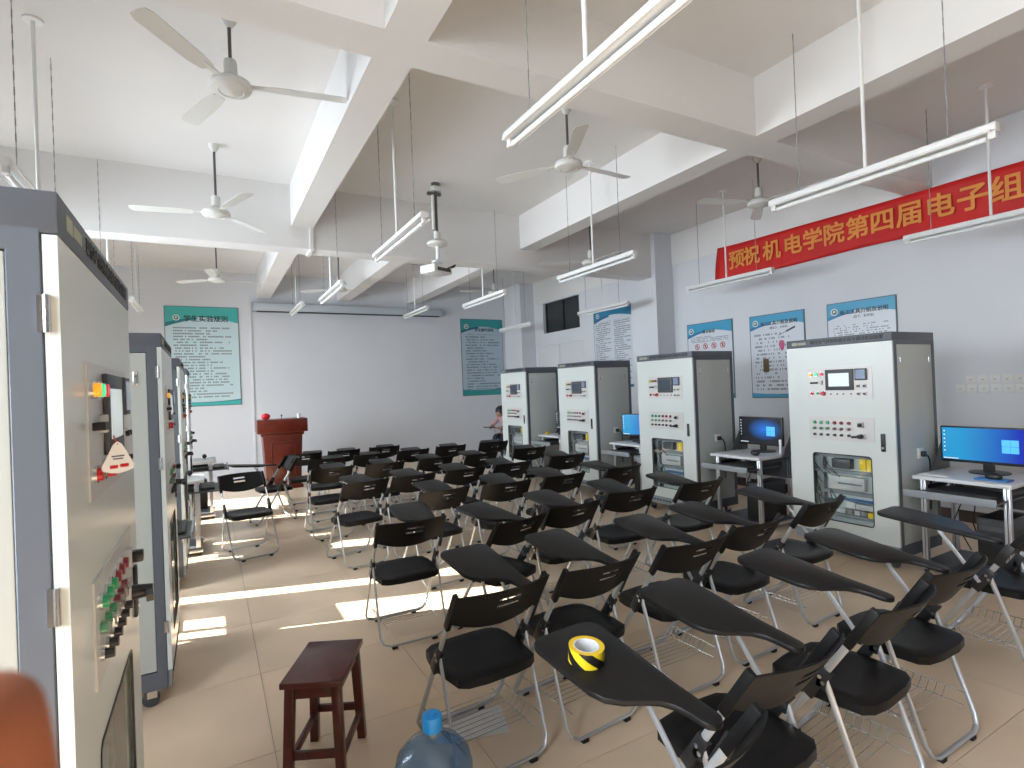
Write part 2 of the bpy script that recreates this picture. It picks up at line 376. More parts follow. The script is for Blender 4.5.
# ------------------------------------------------------------------ tablet-arm chairs
def chair_meshes():
    D = {}
    py = lambda z: -.30+(.78-z)*.641                       # the sloping post in side view
    n1 = Vector((0, .78, .50)).normalized()                # normal of the front frame's plane
    HX = .213
    def loop(top, foot, r=.06):
        T, Fo = Vector((0, *top)), Vector((0, *foot)); d = (Fo-T).normalized(); pts = []
        pts.append(T+Vector((-HX, 0, 0)))
        for s in (-1, 1):
            c = [(s*HX, -r), (s*(HX-r*.30), -r*.30), (s*(HX-r), 0)]
            seq = [Fo+d*a+Vector((x, 0, 0)) for x, a in c]
            pts += seq if s < 0 else seq[::-1]
        pts.append(T+Vector((HX, 0, 0))); return pts
    D['front_frame'] = MB().flat(loop((py(.775), .775), (py(.02), .02)), n1, .0135, .0075).mesh('front_frame', M_SILVER)
    rt_, rf = (-.120, .495), (-.280, .02)
    n2 = Vector((0, .475, -.16)).normalized()
    D['rear_frame'] = MB().flat([p+Vector((0, 0, 0)) for p in loop(rt_, rf)], n2, .0125, .007).mesh('rear_frame', M_SILVER)
    # backrest: curved sheet with two open slots
    U = [-1+2*i/20 for i in range(21)]
    zs_top = [.795, .757, .740, .724, .707]
    bm = bmesh.new(); grid = []
    for u in U:
        zb = .655+.012*abs(u)**2.2-.038*(1-u*u)
        zz = [zs_top[0]-.006*abs(u)**6]+zs_top[1:]+[.707+(zb-.707)*t for t in (.35, .7, 1.)]
        row = []
        for z in zz:
            x = u*.222; y = py(z)-.055*(1-u*u)+.012*(1-u*u)*(.78-z)/.2-.012
            row.append(bm.verts.new((x, y, z)))
        grid.append(row)
    for i in range(20):
        for j in range(len(grid[0])-1):
            if j in (1, 3) and 8 <= i <= 12: continue
            bm.faces.new((grid[i][j], grid[i][j+1], grid[i+1][j+1], grid[i+1][j]))
    bmesh.ops.recalc_face_normals(bm, faces=bm.faces)
    bmesh.ops.solidify(bm, geom=bm.faces[:], thickness=.007)
    bmesh.ops.recalc_face_normals(bm, faces=bm.faces)
    me = bpy.data.meshes.new('backrest'); bm.to_mesh(me); bm.free(); me.materials.append(M_PLASTIC)
    for p in me.polygons: p.use_smooth = True
    me.set_sharp_from_angle(angle=math.radians(45)); D['backrest'] = me
    # sleeves that hold the backrest on the posts
    s = MB().obox((0, py(.79), .79), (0, py(.63), .63), (1, 0, 0), .0105, .0165); D['backrest_sleeve'] = s.mesh('backrest_sleeve', M_PLASTIC, bevel=.004)
    # seat
    out = [(-.185, -.235)]+[(-.15, -.262), (-.07, -.275), (.07, -.275), (.15, -.262)]+[(.185, -.235), (.20, -.12), (.203, .02), (.19, .085), (.15, .118), (.06, .128), (-.06, .128), (-.15, .118), (-.19, .085), (-.203, .02), (-.20, -.12)]
    sm = MB(); n = len(out); cx, cy = 0, -.075
    rings = [(1.0, .390), (1.0, .423), (.94, .430), (.70, .425), (.35, .420)]
    vs = [(cx+(x-cx)*k, cy+(y-cy)*k, z-.012*((y+.1)/.2)*(z > .43)*(y > 0)) for k, z in rings for x, y in out]
    fs = [(r*n+i, r*n+(i+1) % n, (r+1)*n+(i+1) % n, (r+1)*n+i) for r in range(len(rings)-1) for i in range(n)]
    fs += [tuple(range(n-1, -1, -1)), tuple((len(rings)-1)*n+i for i in range(n))]
    sm.add(vs, fs); D['seat'] = sm.mesh('seat', M_PLASTIC)
    # tablet
    o = arc(.222, -.155, .034, 180, 360, 6)+[(.262, .0), (.286, .2)]+arc(.243, .345, .055, 0, 90, 5)+arc(.075, .345, .055, 90, 180, 5)
    o += [(.018, .22), (.019, .10), (.034, .052), (.072, .014), (.120, -.012), (.158, -.040), (.180, -.078), (.187, -.115)]
    tm = MB().prism(o, .674, .694); tm.v = [(x, y, z+.107*(y+.16)) for x, y, z in tm.v]     # rises slightly towards the front
    D['tablet'] = tm.mesh('tablet', M_TABLET, bevel=.005)
    MBr = MB().obox((.225, py(.69)+.02, .672), (.225, py(.56)+.0, .56), (1, 0, 0), .006, .020)
    D['tablet_bracket'] = MBr.mesh('tablet_bracket', M_BLACK, bevel=.003)
    D['tablet_strut'] = MB().obox((.212, .10, .690), (.222, py(.44), .445), (1, 0, 0), .004, .010).mesh('tablet_strut', M_SILVER, bevel=.002)
    b = MB().obox((0, py(.52)-.002, .52), (0, py(.40), .40), (1, 0, 0), .012, .022).obox((0, py(.46), .47), (0, -.13, .46), (1, 0, 0), .012, .02)
    D['hinge_bracket'] = b.mesh('hinge_bracket', M_BLACK, bevel=.004)
    rv = MB().cyl((-.016, py(.49)+.002, .49), (.016, py(.49)+.002, .49), .008, 8).cyl((-.016, -.122, .470), (.016, -.122, .470), .008, 8)
    D['rivet'] = rv.mesh('rivet', M_CHROME)
    D['rubber_foot'] = MB().cb((0, 0, .009), (.035, .026, .018)).mesh('rubber_foot', M_RUBBER, bevel=.004)
    w = MB()
    for i in range(9):
        y = -.16+i*.032; w.tube([(-.20, y, .155), (-.165, y, .115), (.165, y, .115), (.20, y, .155)], .0015, 5)
    for x in (-.165, .165): w.tube([(x, -.245, .118), (x, py(.118), .118)], .002, 5)
    for s_ in (-1, 1): w.tube([(s_*.205, -.235, .155), (s_*.205, py(.155), .155)], .002, 5)
    D['wire_basket'] = w.mesh('wire_basket', M_WIRE)
    return D, py
CM, PYF = chair_meshes()
def make_chair(label, tablet=1):
    t = thing('tablet_chair', label, 'chair', group='black tablet-arm folding chairs')
    for k in ('front_frame', 'rear_frame', 'seat', 'backrest', 'wire_basket'): put(k, CM[k], t)
    bk = [c for c in t.children if c.name.startswith('backrest')][0]
    for s in (-1, 1):
        put('backrest_sleeve', CM['backrest_sleeve'], bk, (s*.213, 0, 0))
        h = put('hinge_bracket', CM['hinge_bracket'], t, (s*.213, 0, 0)); put('rivet', CM['rivet'], h)
        put('rubber_foot', CM['rubber_foot'], t, (s*.13, PYF(.02), 0)); put('rubber_foot', CM['rubber_foot'], t, (s*.13, -.280, 0))
    if tablet:
        tb = put('tablet', CM['tablet'], t); br = put('tablet_bracket', CM['tablet_bracket'], tb); st = put('tablet_strut', CM['tablet_strut'], tb)
        if tablet < 0: tb.scale = (-1, 1, 1)
    return t
ORD = ['front', 'second', 'third', 'fourth', 'fifth', 'sixth', 'seventh', 'eighth']
SEAT = ['beside the window-side aisle', 'second from the window-side aisle', 'third from the window-side aisle', 'second from the cabinet row', 'beside the cabinet row']
# (x, y) of the middle of the backrest's top edge, and turn; rows from the podium back
ROWS = [
    [(1.13, 8.02, -4, 0), (1.66, 7.98, 0, 1), (2.25, 8.00, -2, 2)],
    [(1.27, 7.15, -3, 0), (1.84, 7.18, 2, 1), (2.43, 7.22, 0, 2), (3.02, 7.30, -4, 3), (3.70, 7.28, -6, 4)],
    [(1.16, 6.22, 4, 0), (1.74, 6.17, 4, 1), (2.37, 6.20, 6, 2), (2.94, 6.12, 5, 3), (3.67, 6.18, -8, 4)],
    [(1.24, 5.05, 12, 0), (1.71, 5.08, 7, 1), (2.27, 5.11, 6, 2), (2.83, 5.13, 4, 3), (3.60, 5.21, -5, 4)],
    [(1.66, 4.17, 7, 1), (2.21, 4.12, -2, 2), (2.80, 4.11, 3, 3), (3.49, 4.11, 5, 4)],
    [(1.09, 3.33, -2, 0), (1.68, 2.96, 17, 1), (2.16, 3.07, 4, 2), (2.76, 3.17, -4, 3), (3.42, 3.09, 0, 4)],
    [(1.03, 2.00, 3, 0), (1.55, 2.00, 4, 1), (2.135, 1.99, 0, 2), (2.69, 2.04, 3, 3), (3.45, 2.115, 3, 4)],
    [(.94, .88, 5, 0), (1.49, 1.02, 2, 1), (2.17, 1.06, 5, 2), (2.70, 1.11, 0, 3)],
]
chair0 = None
for r, row in enumerate(ROWS):
    for (x, y, yaw, c) in row:
        lab = 'black tablet-arm folding chair in the %s row from the podium, %s' % (ORD[r], SEAT[c])
        a = math.radians(yaw); off = .30                        # the top edge lies .30 behind the origin
        loc = (x-off*math.sin(a), y+off*math.cos(a), 0)
        if chair0 is None: chair0 = make_chair(lab); chair0.location = loc; chair0.rotation_euler = (0, 0, a)
        else: dup(chair0, loc, a, lab)
def top_at(ch, x, y, yaw):
    a = math.radians(yaw); ch.location = (x-.30*math.sin(a), y+.30*math.cos(a), 0); ch.rotation_euler = (0, 0, a)
ch = make_chair('folding chair with its tablet arm on the left, beside the widescreen computer desk', -1); top_at(ch, 3.83, 1.16, 2)
ch = make_chair('lone folding chair without raised tablet, apart from the rows by the window-side cabinets', 0); top_at(ch, .27, 6.45, 192)
ch = make_chair('folding chair turned sideways towards the windows, just before the red podium'); top_at(ch, .92, 7.72, 102)

# ------------------------------------------------------------------ control cabinets
CW, CD, CH = .90, .67, 1.92
def make_cabinet(label, lit=True):
    t = thing('control_cabinet', label, 'cabinet', group='electrical control training cabinets')
    hw = CW/2; fy = -CD/2                                      # door outer face at fy
    b0 = fy+.022
    # frame
    f = MB()
    for sx in (-1, 1):
        for y0 in (b0, CD/2-.045): f.box(sx*hw-(.045 if sx > 0 else 0), sx*hw+(.045 if sx < 0 else 0), y0, y0+.045, .11, CH-.07)
        f.box(sx*hw-(.02 if sx > 0 else 0), sx*hw+(.02 if sx < 0 else 0), b0, CD/2, .11, .20)
        f.box(sx*hw-(.02 if sx > 0 else 0), sx*hw+(.02 if sx < 0 else 0), b0, CD/2, CH-.10, CH-.06)
    f.build('frame', M_CABDARK, t, bevel=.002, segs=1)
    cap = MB().box(-hw, hw, fy-.002, CD/2, CH-.07, CH).build('top_cap', M_CABDARK, t, bevel=.004)
    put('lettering', HEADER, cap, (.085, fy-.003, CH-.035)); put('brand_mark', BRAND, cap, (-.30, fy-.003, CH-.035))
    pl = MB().box(-hw+.01, hw-.01, fy+.004, fy+.03, .11, .20)
    pl.build('plinth', M_MGREY, t, bevel=.003)
    vt = MB()
    for i in range(14): vt.cb((-.33+i*.05, fy+.003, .155), (.034, .006, .02))
    vt.build('vent_slots', M_INDARK, t, smooth=False)
    for sx in (-1, 1):
        sp = MB().box(sx*(hw-.008)-.006, sx*(hw-.008)+.006, b0+.046, CD/2-.046, .205, CH-.102); s_ = sp.build('side_panel', M_CABSIDE, t, bevel=.003)
        for y in (-.22, .24): MB().cb((sx*hw, y, CH-.23), (.008, .022, .07)).build('latch', M_CHROME, s_, bevel=.002)
    MB().box(-hw+.03, hw-.03, CD/2-.015, CD/2-.005, .15, CH-.08).build('back_panel', M_CABSIDE, t, smooth=False)
    MB().box(-hw+.03, hw-.03, b0, CD/2-.01, .19, .21).build('bottom_panel', M_CABDARK, t, smooth=False)
    # door with a window
    wx0, wx1, wz0, wz1, R = -.24, .265, .315, .905, .03
    d = MB(); outr = [(-hw, .20), (hw, .20), (hw, CH-.072), (-hw, CH-.072)]; hole = rrect(wx0, wx1, wz0, wz1, R, 4)
    def ring(yq, flip):
        vs = [(x, yq, z) for x, z in outr]+[(x, yq, z) for x, z in hole]
        fs = []; n = len(hole)
        cor = [1, 2, 3, 0]                                     # hole corner k belongs to outer corner cor[k]
        for k in range(4):
            ids = [4+k*5+j for j in range(5)]
            for a_, b_ in zip(ids[:-1], ids[1:]): fs.append((cor[k], b_, a_))
            nx = 4+((k+1) % 4)*5; fs.append((cor[k], cor[(k+1) % 4], nx, ids[-1]))
        return vs, fs
    v1, f1 = ring(fy, False); v2, f2 = ring(fy+.02, True); n = len(v1)
    d.add(v1+v2, f1+[tuple(i+n for i in q) for q in f2]+[(i, (i+1) % 4, n+(i+1) % 4, n+i) for i in range(4)]+[(4+i, 4+(i+1) % 20, n+4+(i+1) % 20, n+4+i) for i in range(20)])
    door = d.build('door', M_CAB, t)
    gk = MB(); gi = rrect(wx0+.008, wx1-.008, wz0+.008, wz1-.008, R-.006, 4)
    gk.add([(x, fy-.002, z) for x, z in hole]+[(x, fy-.002, z) for x, z in gi]+[(x, fy+.004, z) for x, z in gi], [(i, (i+1) % 20, 20+(i+1) % 20, 20+i) for i in range(20)]+[(20+i, 20+(i+1) % 20, 40+(i+1) % 20, 40+i) for i in range(20)])
    gk.build('gasket', M_BLACK, door)
    MB().prism(hole, fy+.006, fy+.009, plane='xz').build('window_pane', M_CLEAR, door, smooth=False)
    hd = MB().cb((.357, fy-.004, 1.027), (.034, .010, .145)).build('door_handle', M_BLACK, door, bevel=.004)
    MB().cyl((.357, fy-.008, .985), (.357, fy-.013, .985), .010, 10).build('lock', M_CHROME, hd)
    for z in (1.72, 1.25, .42):
        MB().cyl((-hw-.004, fy+.016, z-.030), (-hw-.004, fy+.016, z+.030), .005, 10).cb((-hw-.002, fy+.020, z), (.004, .018, .06)).build('door_hinge', M_CHROME, door)
    # instruments: u, v are fractions of the plate, measured from its upper left corner
    def plate(x0, x1, z0, z1):
        p = MB().box(x0, x1, fy-.003, fy, z0, z1).build('instrument_plate', M_PLATE, door, smooth=False)
        return p, (lambda u, v: (x0+(x1-x0)*u, z1-(z1-z0)*v))
    def knob(p, pos, r, m, L=.016, name='push_button', ring=True):
        x, z = pos; b = MB()
        if ring: b.cyl((x, fy-.003, z), (x, fy-.009, z), r*1.25, 14, m=1)
        b.cyl((x, fy-.003, z), (x, fy-.003-L, z), r, 14, r1=r*.92); b.build(name, [m, M_CHROME], p)
    p1, P1 = plate(-.26, .293, 1.382, 1.654)
    for u, m in ((.065, M_LAMPO), (.155, M_LAMPG), (.245, M_LAMPR)): knob(p1, P1(u, .20), .0145, m if lit else {M_LAMPO: M_YELLOW, M_LAMPG: M_GREEN, M_LAMPR: M_RED}[m], .017, 'pilot_lamp')
    x, z = P1(.12, .47); bk = MB()
    for i in range(4): bk.cb((x-.024+i*.016, fy-.014, z), (.012, .022, .016))
    bk.build('breaker_switches', M_BLACK, p1, bevel=.001)
    x, z = P1(.235, .46); MB().cb((x, fy-.010, z), (.022, .014, .038)).build('socket_cover', M_LGREY, p1, bevel=.002)
    knob(p1, P1(.08, .82), .014, M_RED, .015); knob(p1, P1(.17, .82), .011, M_GREEN, .013); knob(p1, P1(.262, .82), .018, M_RED, .024, 'emergency_stop')
    x0, z0 = P1(.305, .72); x1, z1 = P1(.735, .06)
    hm = MB().box(x0, x1, fy-.014, fy-.003, z0, z1).build('touch_panel', M_DGREY, p1, bevel=.003)
    MB().box(x0+.030, x1-.034, fy-.0155, fy-.014, z0+.033, z1-.033).build('screen', M_HMION if lit else M_HMIOFF, hm, smooth=False)
    x0, z0 = P1(.76, .42); x1, z1 = P1(.93, .06)
    mt = MB().box(x0, x1, fy-.018, fy-.003, z0, z1).build('power_meter', M_DGREY, p1, bevel=.003)
    MB().box(x0+.010, x1-.010, fy-.0195, fy-.018, z0+.012, z1-.010).build('screen', M_METER, mt, smooth=False)
    for u in (.38, .48, .575, .69): knob(p1, P1(u, .84), .0055, M_DGREY, .010, 'terminal', False)
    for u in (.80, .89):
        for v in (.60, .84): 
            x, z = P1(u, v); sw = MB().cb((x, fy-.008, z), (.026, .010, .026)).build('selector', M_LGREY, p1, bevel=.002); MB().cyl((x, fy-.013, z), (x, fy-.022, z), .007, 10).build('selector_knob', M_BLACK, sw)
    p2, P2 = plate(-.26, .293, 1.020, 1.227)
    for i, u in enumerate((.10, .205, .31, .42, .525, .64)):
        m = M_GREEN if i < 3 else M_DRED
        knob(p2, P2(u, .25), .0135, m, .016, 'pilot_lamp'); 
        x, z = P2(u, .50); b = MB().cyl((x, fy-.003, z), (x, fy-.016, z), .010, 12); bt = b.build('push_button', m, p2)
        MB().cyl((x, fy-.003, z), (x, fy-.024, z), .0145, 14).build('clear_cover', M_COVER, bt)
        knob(p2, P2(u, .76), .0105, M_BLACK, .022, 'rotary_knob')
    x, z = P2(.815, .30); q = MB().cb((x, fy-.010, z), (.040, .016, .046)).build('changeover_switch', M_LGREY, p2, bevel=.003)
    MB().cb((x, fy-.028, z), (.024, .028, .030)).build('switch_grip', M_BLACK, q, bevel=.004)
    x, z = P2(.82, .76); q = MB().cb((x, fy-.008, z), (.050, .012, .050)).build('rotary_switch', M_PLATE, p2, bevel=.003)
    MB().cyl((x, fy-.012, z), (x, fy-.060, z), .020, 16, r1=.015).obox((x, fy-.050, z), (x-.055, fy-.058, z-.006), (0, 1, 0), .008, .009).build('lever', M_BLACK, q)
    # inside
    iy = fy+.11
    MB().box(-hw+.05, hw-.05, iy, iy+.01, .22, 1.0).build('mounting_plate', M_INNER, t, smooth=False)
    du = MB()
    for z in (.36, .56, .74, .88): du.box(-.38, .38, iy-.05, iy, z-.014, z+.014)
    for x in (-.36, -.20): du.box(x-.018, x+.018, iy-.055, iy, .25, .95)
    du.build('wiring_duct', M_MGREY, t, smooth=False)
    for (x, z, w, h, m) in ((-.02, .815, .16, .085, M_DGREY), (.16, .82, .05, .10, M_YELLOW), (.215, .82, .045, .10, M_YELLOW), (.265, .82, .045, .10, M_YELLOW),
                            (.02, .65, .30, .11, M_LGREY), (.05, .645, .21, .02, M_DGREY), (.08, .508, .32, .012, M_BLUEP), (.05, .465, .07, .05, M_WHITE), (.17, .46, .15, .045, M_LGREY),
                            (-.13, .46, .10, .06, M_DGREY), (.21, .40, .045, .045, M_YELLOW), (-.02, .405, .045, .04, M_LGREY), (.04, .405, .045, .04, M_MGREY), (.10, .405, .045, .04, M_LGREY), (.155, .405, .045, .04, M_MGREY), (-.30, .65, .06, .16, M_DGREY)):
        MB().cb((x, iy-.035, z), (w, .06, h)).build('component', m, t, bevel=.003)
    wi = MB(); rr = random.Random(3)
    for i in range(12):
        x = rr.uniform(-.30, -.12); z = rr.uniform(.3, .9)
        wi.tube([(x, iy-.06, z), (x+rr.uniform(-.04, .08), iy-.09, z-.06), (x+rr.uniform(0, .15), iy-.07, z-rr.uniform(.08, .2))], .004, 5)
    wi.build('wiring', M_BLACK, t)
    # casters
    for sx in (-1, 1):
        for sy in (-1, 1):
            cx, cy = sx*(hw-.09), sy*(CD/2-.09)
            c = MB().cb((cx, cy, .100), (.075, .075, .012)).cb((cx-.021, cy+.008, .072), (.004, .045, .05)).cb((cx+.021, cy+.008, .072), (.004, .045, .05)).build('caster', M_CHROME, t)
            MB().cyl((cx-.017, cy+.015, .040), (cx+.017, cy+.015, .040), .040, 18).build('caster_wheel', M_DGREY, c, bevel=.006)
    return t
def make_socket(t):                                             # outlet with plug on the side towards the desk
    s = MB().cb((CW/2+.008, .02, .92), (.016, .085, .085)).build('outlet_box', M_WHITE, t, bevel=.004)
    pl = MB().cb((CW/2+.030, .02, .915), (.03, .045, .045)).build('plug', M_BLACK, s, bevel=.008)
    MB().tube([(CW/2+.03, .04, .905), (CW/2+.035, .07, .90), (CW/2+.035, .10, .86), (CW/2+.03, .12, .70), (CW/2+.03, .10, .45)], .006, 7).build('cord', M_BLACK, s)
HEADER = text_mesh('现代电气控制系统安装与调试实训装置', .036, mat('cap_lettering', (.02, .02, .022), .5), offset=.0008)
BRAND = MB().cb((-.07, 0, 0), (.05, .001, .028)).cb((.0, 0, 0), (.075, .001, .022)).mesh('brand_mark', mat('brand_print', (.34, .36, .26), .5), smooth=False)
cabR = make_cabinet('grey control cabinet with lit touch panel, beside the widescreen computer desk')
cabR.location = (4.75+CD/2, 2.76, 0); cabR.rotation_euler = (0, 0, -PI/2)
cab_off = make_cabinet('grey control cabinet in front of the prohibition-sign poster', False)
cab_off.location = (4.75+CD/2, 4.81, 0); cab_off.rotation_euler = (0, 0, -PI/2)
c2 = dup(cab_off, (4.75+CD/2, 6.60, 0), -PI/2, 'grey control cabinet in front of the two-column text poster')
c1 = dup(cab_off, (4.75+CD/2, 8.50, 0), -PI/2, 'grey control cabinet nearest the front wall on the door side')
for c in (cabR, cab_off, c2): make_socket(c)
LX = -.21-CD/2
dup(cabR, (LX, 1.145+CW/2, 0), PI/2, 'control cabinet with a triangular paper tag hanging on it, on the window side')
dup(cabR, (LX, 3.37+CW/2, 0), PI/2, 'second control cabinet of the window-side row, next to the tagged one')
dup(cab_off, (LX, 5.38+CW/2, 0), PI/2, 'third control cabinet of the window-side row, next to the lone chair')
dup(cab_off, (LX, 7.20+CW/2, 0), PI/2, 'fourth control cabinet of the window-side row, nearest the front wall')
for c in COL.objects:
    if c.parent is None and c.name.startswith('control_cabinet') and c.location.x < 0: c.scale = (1, 1, 1.017)      # this row stands a little taller
tg = thing('hang_tag', 'white triangular paper tag hanging from a window-side control cabinet', 'tag', (-.150, 1.235, 1.495), .55); tg.scale = (.6, .6, .6)
o = [(.0, .055)]+[(-.012, .046), (-.045, -.02), (-.042, -.032), (-.02, -.040), (0, -.043), (.02, -.040), (.042, -.032), (.045, -.02), (.012, .046)]
MB().prism(o, -.0008, .0008, plane='xz').build('card', M_PAPER, tg, smooth=False)
pr = MB()
for (x, z, w) in ((0, .010, .035), (0, .002, .028)): pr.cb((x, -.0012, z), (w, .0006, .004))
pr.build('printed_lines', M_PRINTK, tg, smooth=False)
MB().cb((-.012, -.0012, -.022), (.022, .0006, .010)).cb((.017, -.0012, -.020), (.024, .0006, .010)).build('red_print', M_RED, tg, smooth=False)
MB().tube([(0, -.001, .045), (-.004, .008, .062), (0, .02, .072)], .002, 6).build('string', M_RED, tg)

# ------------------------------------------------------------------ computer desks
def make_desk(label):
    t = thing('computer_desk', label, 'desk', group='computer desks between the cabinets')
    W, D, Z = .62, .66, .77
    MB().box(-W/2, W/2, -D/2, D/2, Z-.028, Z).build('desk_top', [M_DESK], t, bevel=.003)
    for sx in (-1, 1):
        for y in (-D/2+.07, D/2-.10):
            x = sx*(W/2-.05)
            p = MB().cb((x-.011, y, (Z-.03+.07)/2+.0), (.017, .04, Z-.10)).cb((x+.011, y, (Z-.03+.07)/2), (.017, .04, Z-.10)); q = p.build('post', M_ALU, t, bevel=.004)
            MB().cb((x, y, (Z+.04)/2), (.008, .03, Z-.10)).build('groove', M_DGREY, q, smooth=False)
        MB().prism([(D/2-.32, Z-.03), (D/2-.02, Z-.03), (D/2-.02, Z+.27), (D/2-.09, Z+.27)], sx*(W/2+.004), sx*(W/2+.020), plane='yz').build('side_wing', M_DGREY, t, smooth=False)
        MB().cb((sx*(W/2-.05), 0, .05), (.05, D-.06, .03)).build('foot_rail', M_ALU, t, bevel=.004)
        for y in (-D/2+.06, D/2-.06): MB().cyl((sx*(W/2-.05)-.01, y, .019), (sx*(W/2-.05)+.01, y, .019), .019, 12).build('caster_wheel', M_BLACK, t)
    MB().box(-W/2+.03, W/2-.03, D/2-.12, D/2-.10, .50, Z-.03).build('back_panel', M_DGREY, t, smooth=False)
    MB().box(-W/2+.03, W/2-.03, -D/2+.05, D/2-.05, .065, .085).build('bottom_shelf', M_DGREY, t, smooth=False)
    for k, x in enumerate((-.20, -.12)): MB().tube([(x, D/2-.13, .70), (x+.03, D/2-.16, .55), (x-.04+.05*k, D/2-.17, .35), (x+.06, D/2-.14, .12)], .005, 6).build('cable', M_BLACK, t)
    tr = MB().box(-W/2+.0, W/2-.04, -D/2-.13, D/2-.28, .640, .652).build('keyboard_tray', M_DGREY, t, smooth=False)
    MB().box(-W/2+.0, W/2-.04, -D/2-.145, -D/2-.13, .625, .680).build('tray_front', M_MGREY, tr, bevel=.003)
    for x in (-W/2+.045, W/2-.075): MB().cb((x, -.05, .665), (.008, .36, .035)).build('slide_rail', M_BLACK, tr, smooth=False)
    return t
def make_keyboard(label):
    t = thing('keyboard', label, 'keyboard', group='keyboards on the desk trays')
    MB().box(-.22, .22, -.065, .065, .0, .016).build('base', M_BLACK, t, bevel=.003)
    k = MB()
    for r in range(5):
        for c in range(18): k.cb((-.204+c*.024, -.048+r*.024, .019), (.019, .019, .007))
    k.build('keys', M_DGREY, t, smooth=False)
    return t
def make_tower(label):
    t = thing('computer_tower', label, 'computer', group='black computer towers under the desks')
    MB().box(-.09, .09, -.20, .20, 0, .40).build('case', M_BLACK, t, bevel=.006)
    f = MB().box(-.085, .085, -.212, -.20, .01, .39).build('front_bezel', M_BLACK, t, bevel=.004)
    MB().cb((0, -.213, .33), (.14, .004, .035)).build('drive_slot', M_DGREY, f, smooth=False)
    MB().cyl((.05, -.211, .26), (.05, -.216, .26), .010, 12).build('power_button', M_CHROME, f)
    return t
def screen_mat(name, lit):
    m = bpy.data.materials.new(name); m.use_nodes = True; nt = m.node_tree; b = nt.nodes['Principled BSDF']
    b.inputs['Base Color'].default_value = (.01, .01, .012, 1); b.inputs['Roughness'].default_value = .2
    x, _, z = coords(nt); cxy = nt.nodes.new('ShaderNodeMix'); cxy.data_type = 'RGBA'
    if lit == 'wide':
        g = (x*2.6+.45)._op('MINIMUM', 1.)._op('MAXIMUM', 0.)
        cxy.inputs['A'].default_value = (.02, .36, .72, 1); cxy.inputs['B'].default_value = (.005, .03, .52, 1)
    else:
        dx, dz = (x-.06)*4.6, (z-.02)*8.0
        g = ((dx*dx+dz*dz)._op('SQRT'))._op('MINIMUM', 1.); cxy.inputs['A'].default_value = (.02, .22, .85, 1); cxy.inputs['B'].default_value = (.012, .014, .02, 1)
    nt.links.new(g.s, cxy.inputs['Factor']); nt.links.new(cxy.outputs['Result'], b.inputs['Emission Color']); b.inputs['Emission Strength'].default_value = .85
    return m
M_SCRW, M_SCRD = screen_mat('bright_blue_desktop', 'wide'), screen_mat('dark_desktop', 'dark')
M_WIN = mat('pane_glow', (.08, .42, .90), .3, emit=.6); M_ICON = mat('icon_glow', (.7, .75, .8), .3, emit=.5)
def make_monitor(label, wide, blue=False):
    t = thing('monitor', label, 'monitor', group='computer monitors on the desks')
    w, h = (.60, .29) if wide else (.54, .31); zc = .075+h/2
    MB().box(-w/2, w/2, 0, .03, zc-h/2, zc+h/2).build('case', M_BLACK, t, bevel=.004)
    sc = MB().box(-w/2+.012, w/2-.012, -.002, 0, -h/2+.022, h/2-.012).build('screen', M_SCRW if wide or blue else M_SCRD, t, (0, 0, zc), smooth=False)
    lx = .10 if wide else .08
    for i in (0, 1):
        for j in (0, 1): MB().box(lx+i*.052, lx+.05+i*.052, -.0035, -.002, -.050+j*.052, .0+j*.052).build('window_pane_mark', M_WIN, sc, smooth=False)
    for i in range(6): MB().box(-w/2+.024, -w/2+.034, -.0035, -.002, h/2-.045-i*.032, h/2-.033-i*.032).build('icon', M_ICON, sc, smooth=False)
    MB().box(-w/2+.02, -w/2+.12, -.0035, -.002, -h/2+.026, -h/2+.034).build('task_bar', M_ICON, sc, smooth=False)
    MB().cb((0, .045, .09), (.07, .03, .18)).build('neck', M_BLACK, t, bevel=.005)
    MB().lathe([(0, 0), (.13, 0), (.13, .008), (.05, .016), (0, .016)], (0, .05, 0), 24).build('foot', M_BLACK, t)
    return t
def make_mouse(label):
    return tag(MB().sphere((0, 0, 0), .03, 12, 8, (1, 1.8, 1)).build('mouse', M_BLACK), label, 'mouse', 'mice on the desks')
desk0 = kb0 = tw0 = mo0 = ms0 = None
RD = [(5.20, 1.955, 'with the widescreen monitor'), (5.20, 3.955, 'in front of the tool-drawing poster'), (5.20, 5.72, 'before the prohibition-sign poster'), (5.20, 7.60, 'nearest the door')]
LD = [(-.60, 4.72, 'in the window-side row behind the second cabinet'), (-.40, 6.74, 'in the window-side row behind the third cabinet'), (-.27, 8.60, 'in the window-side row nearest the front wall')]
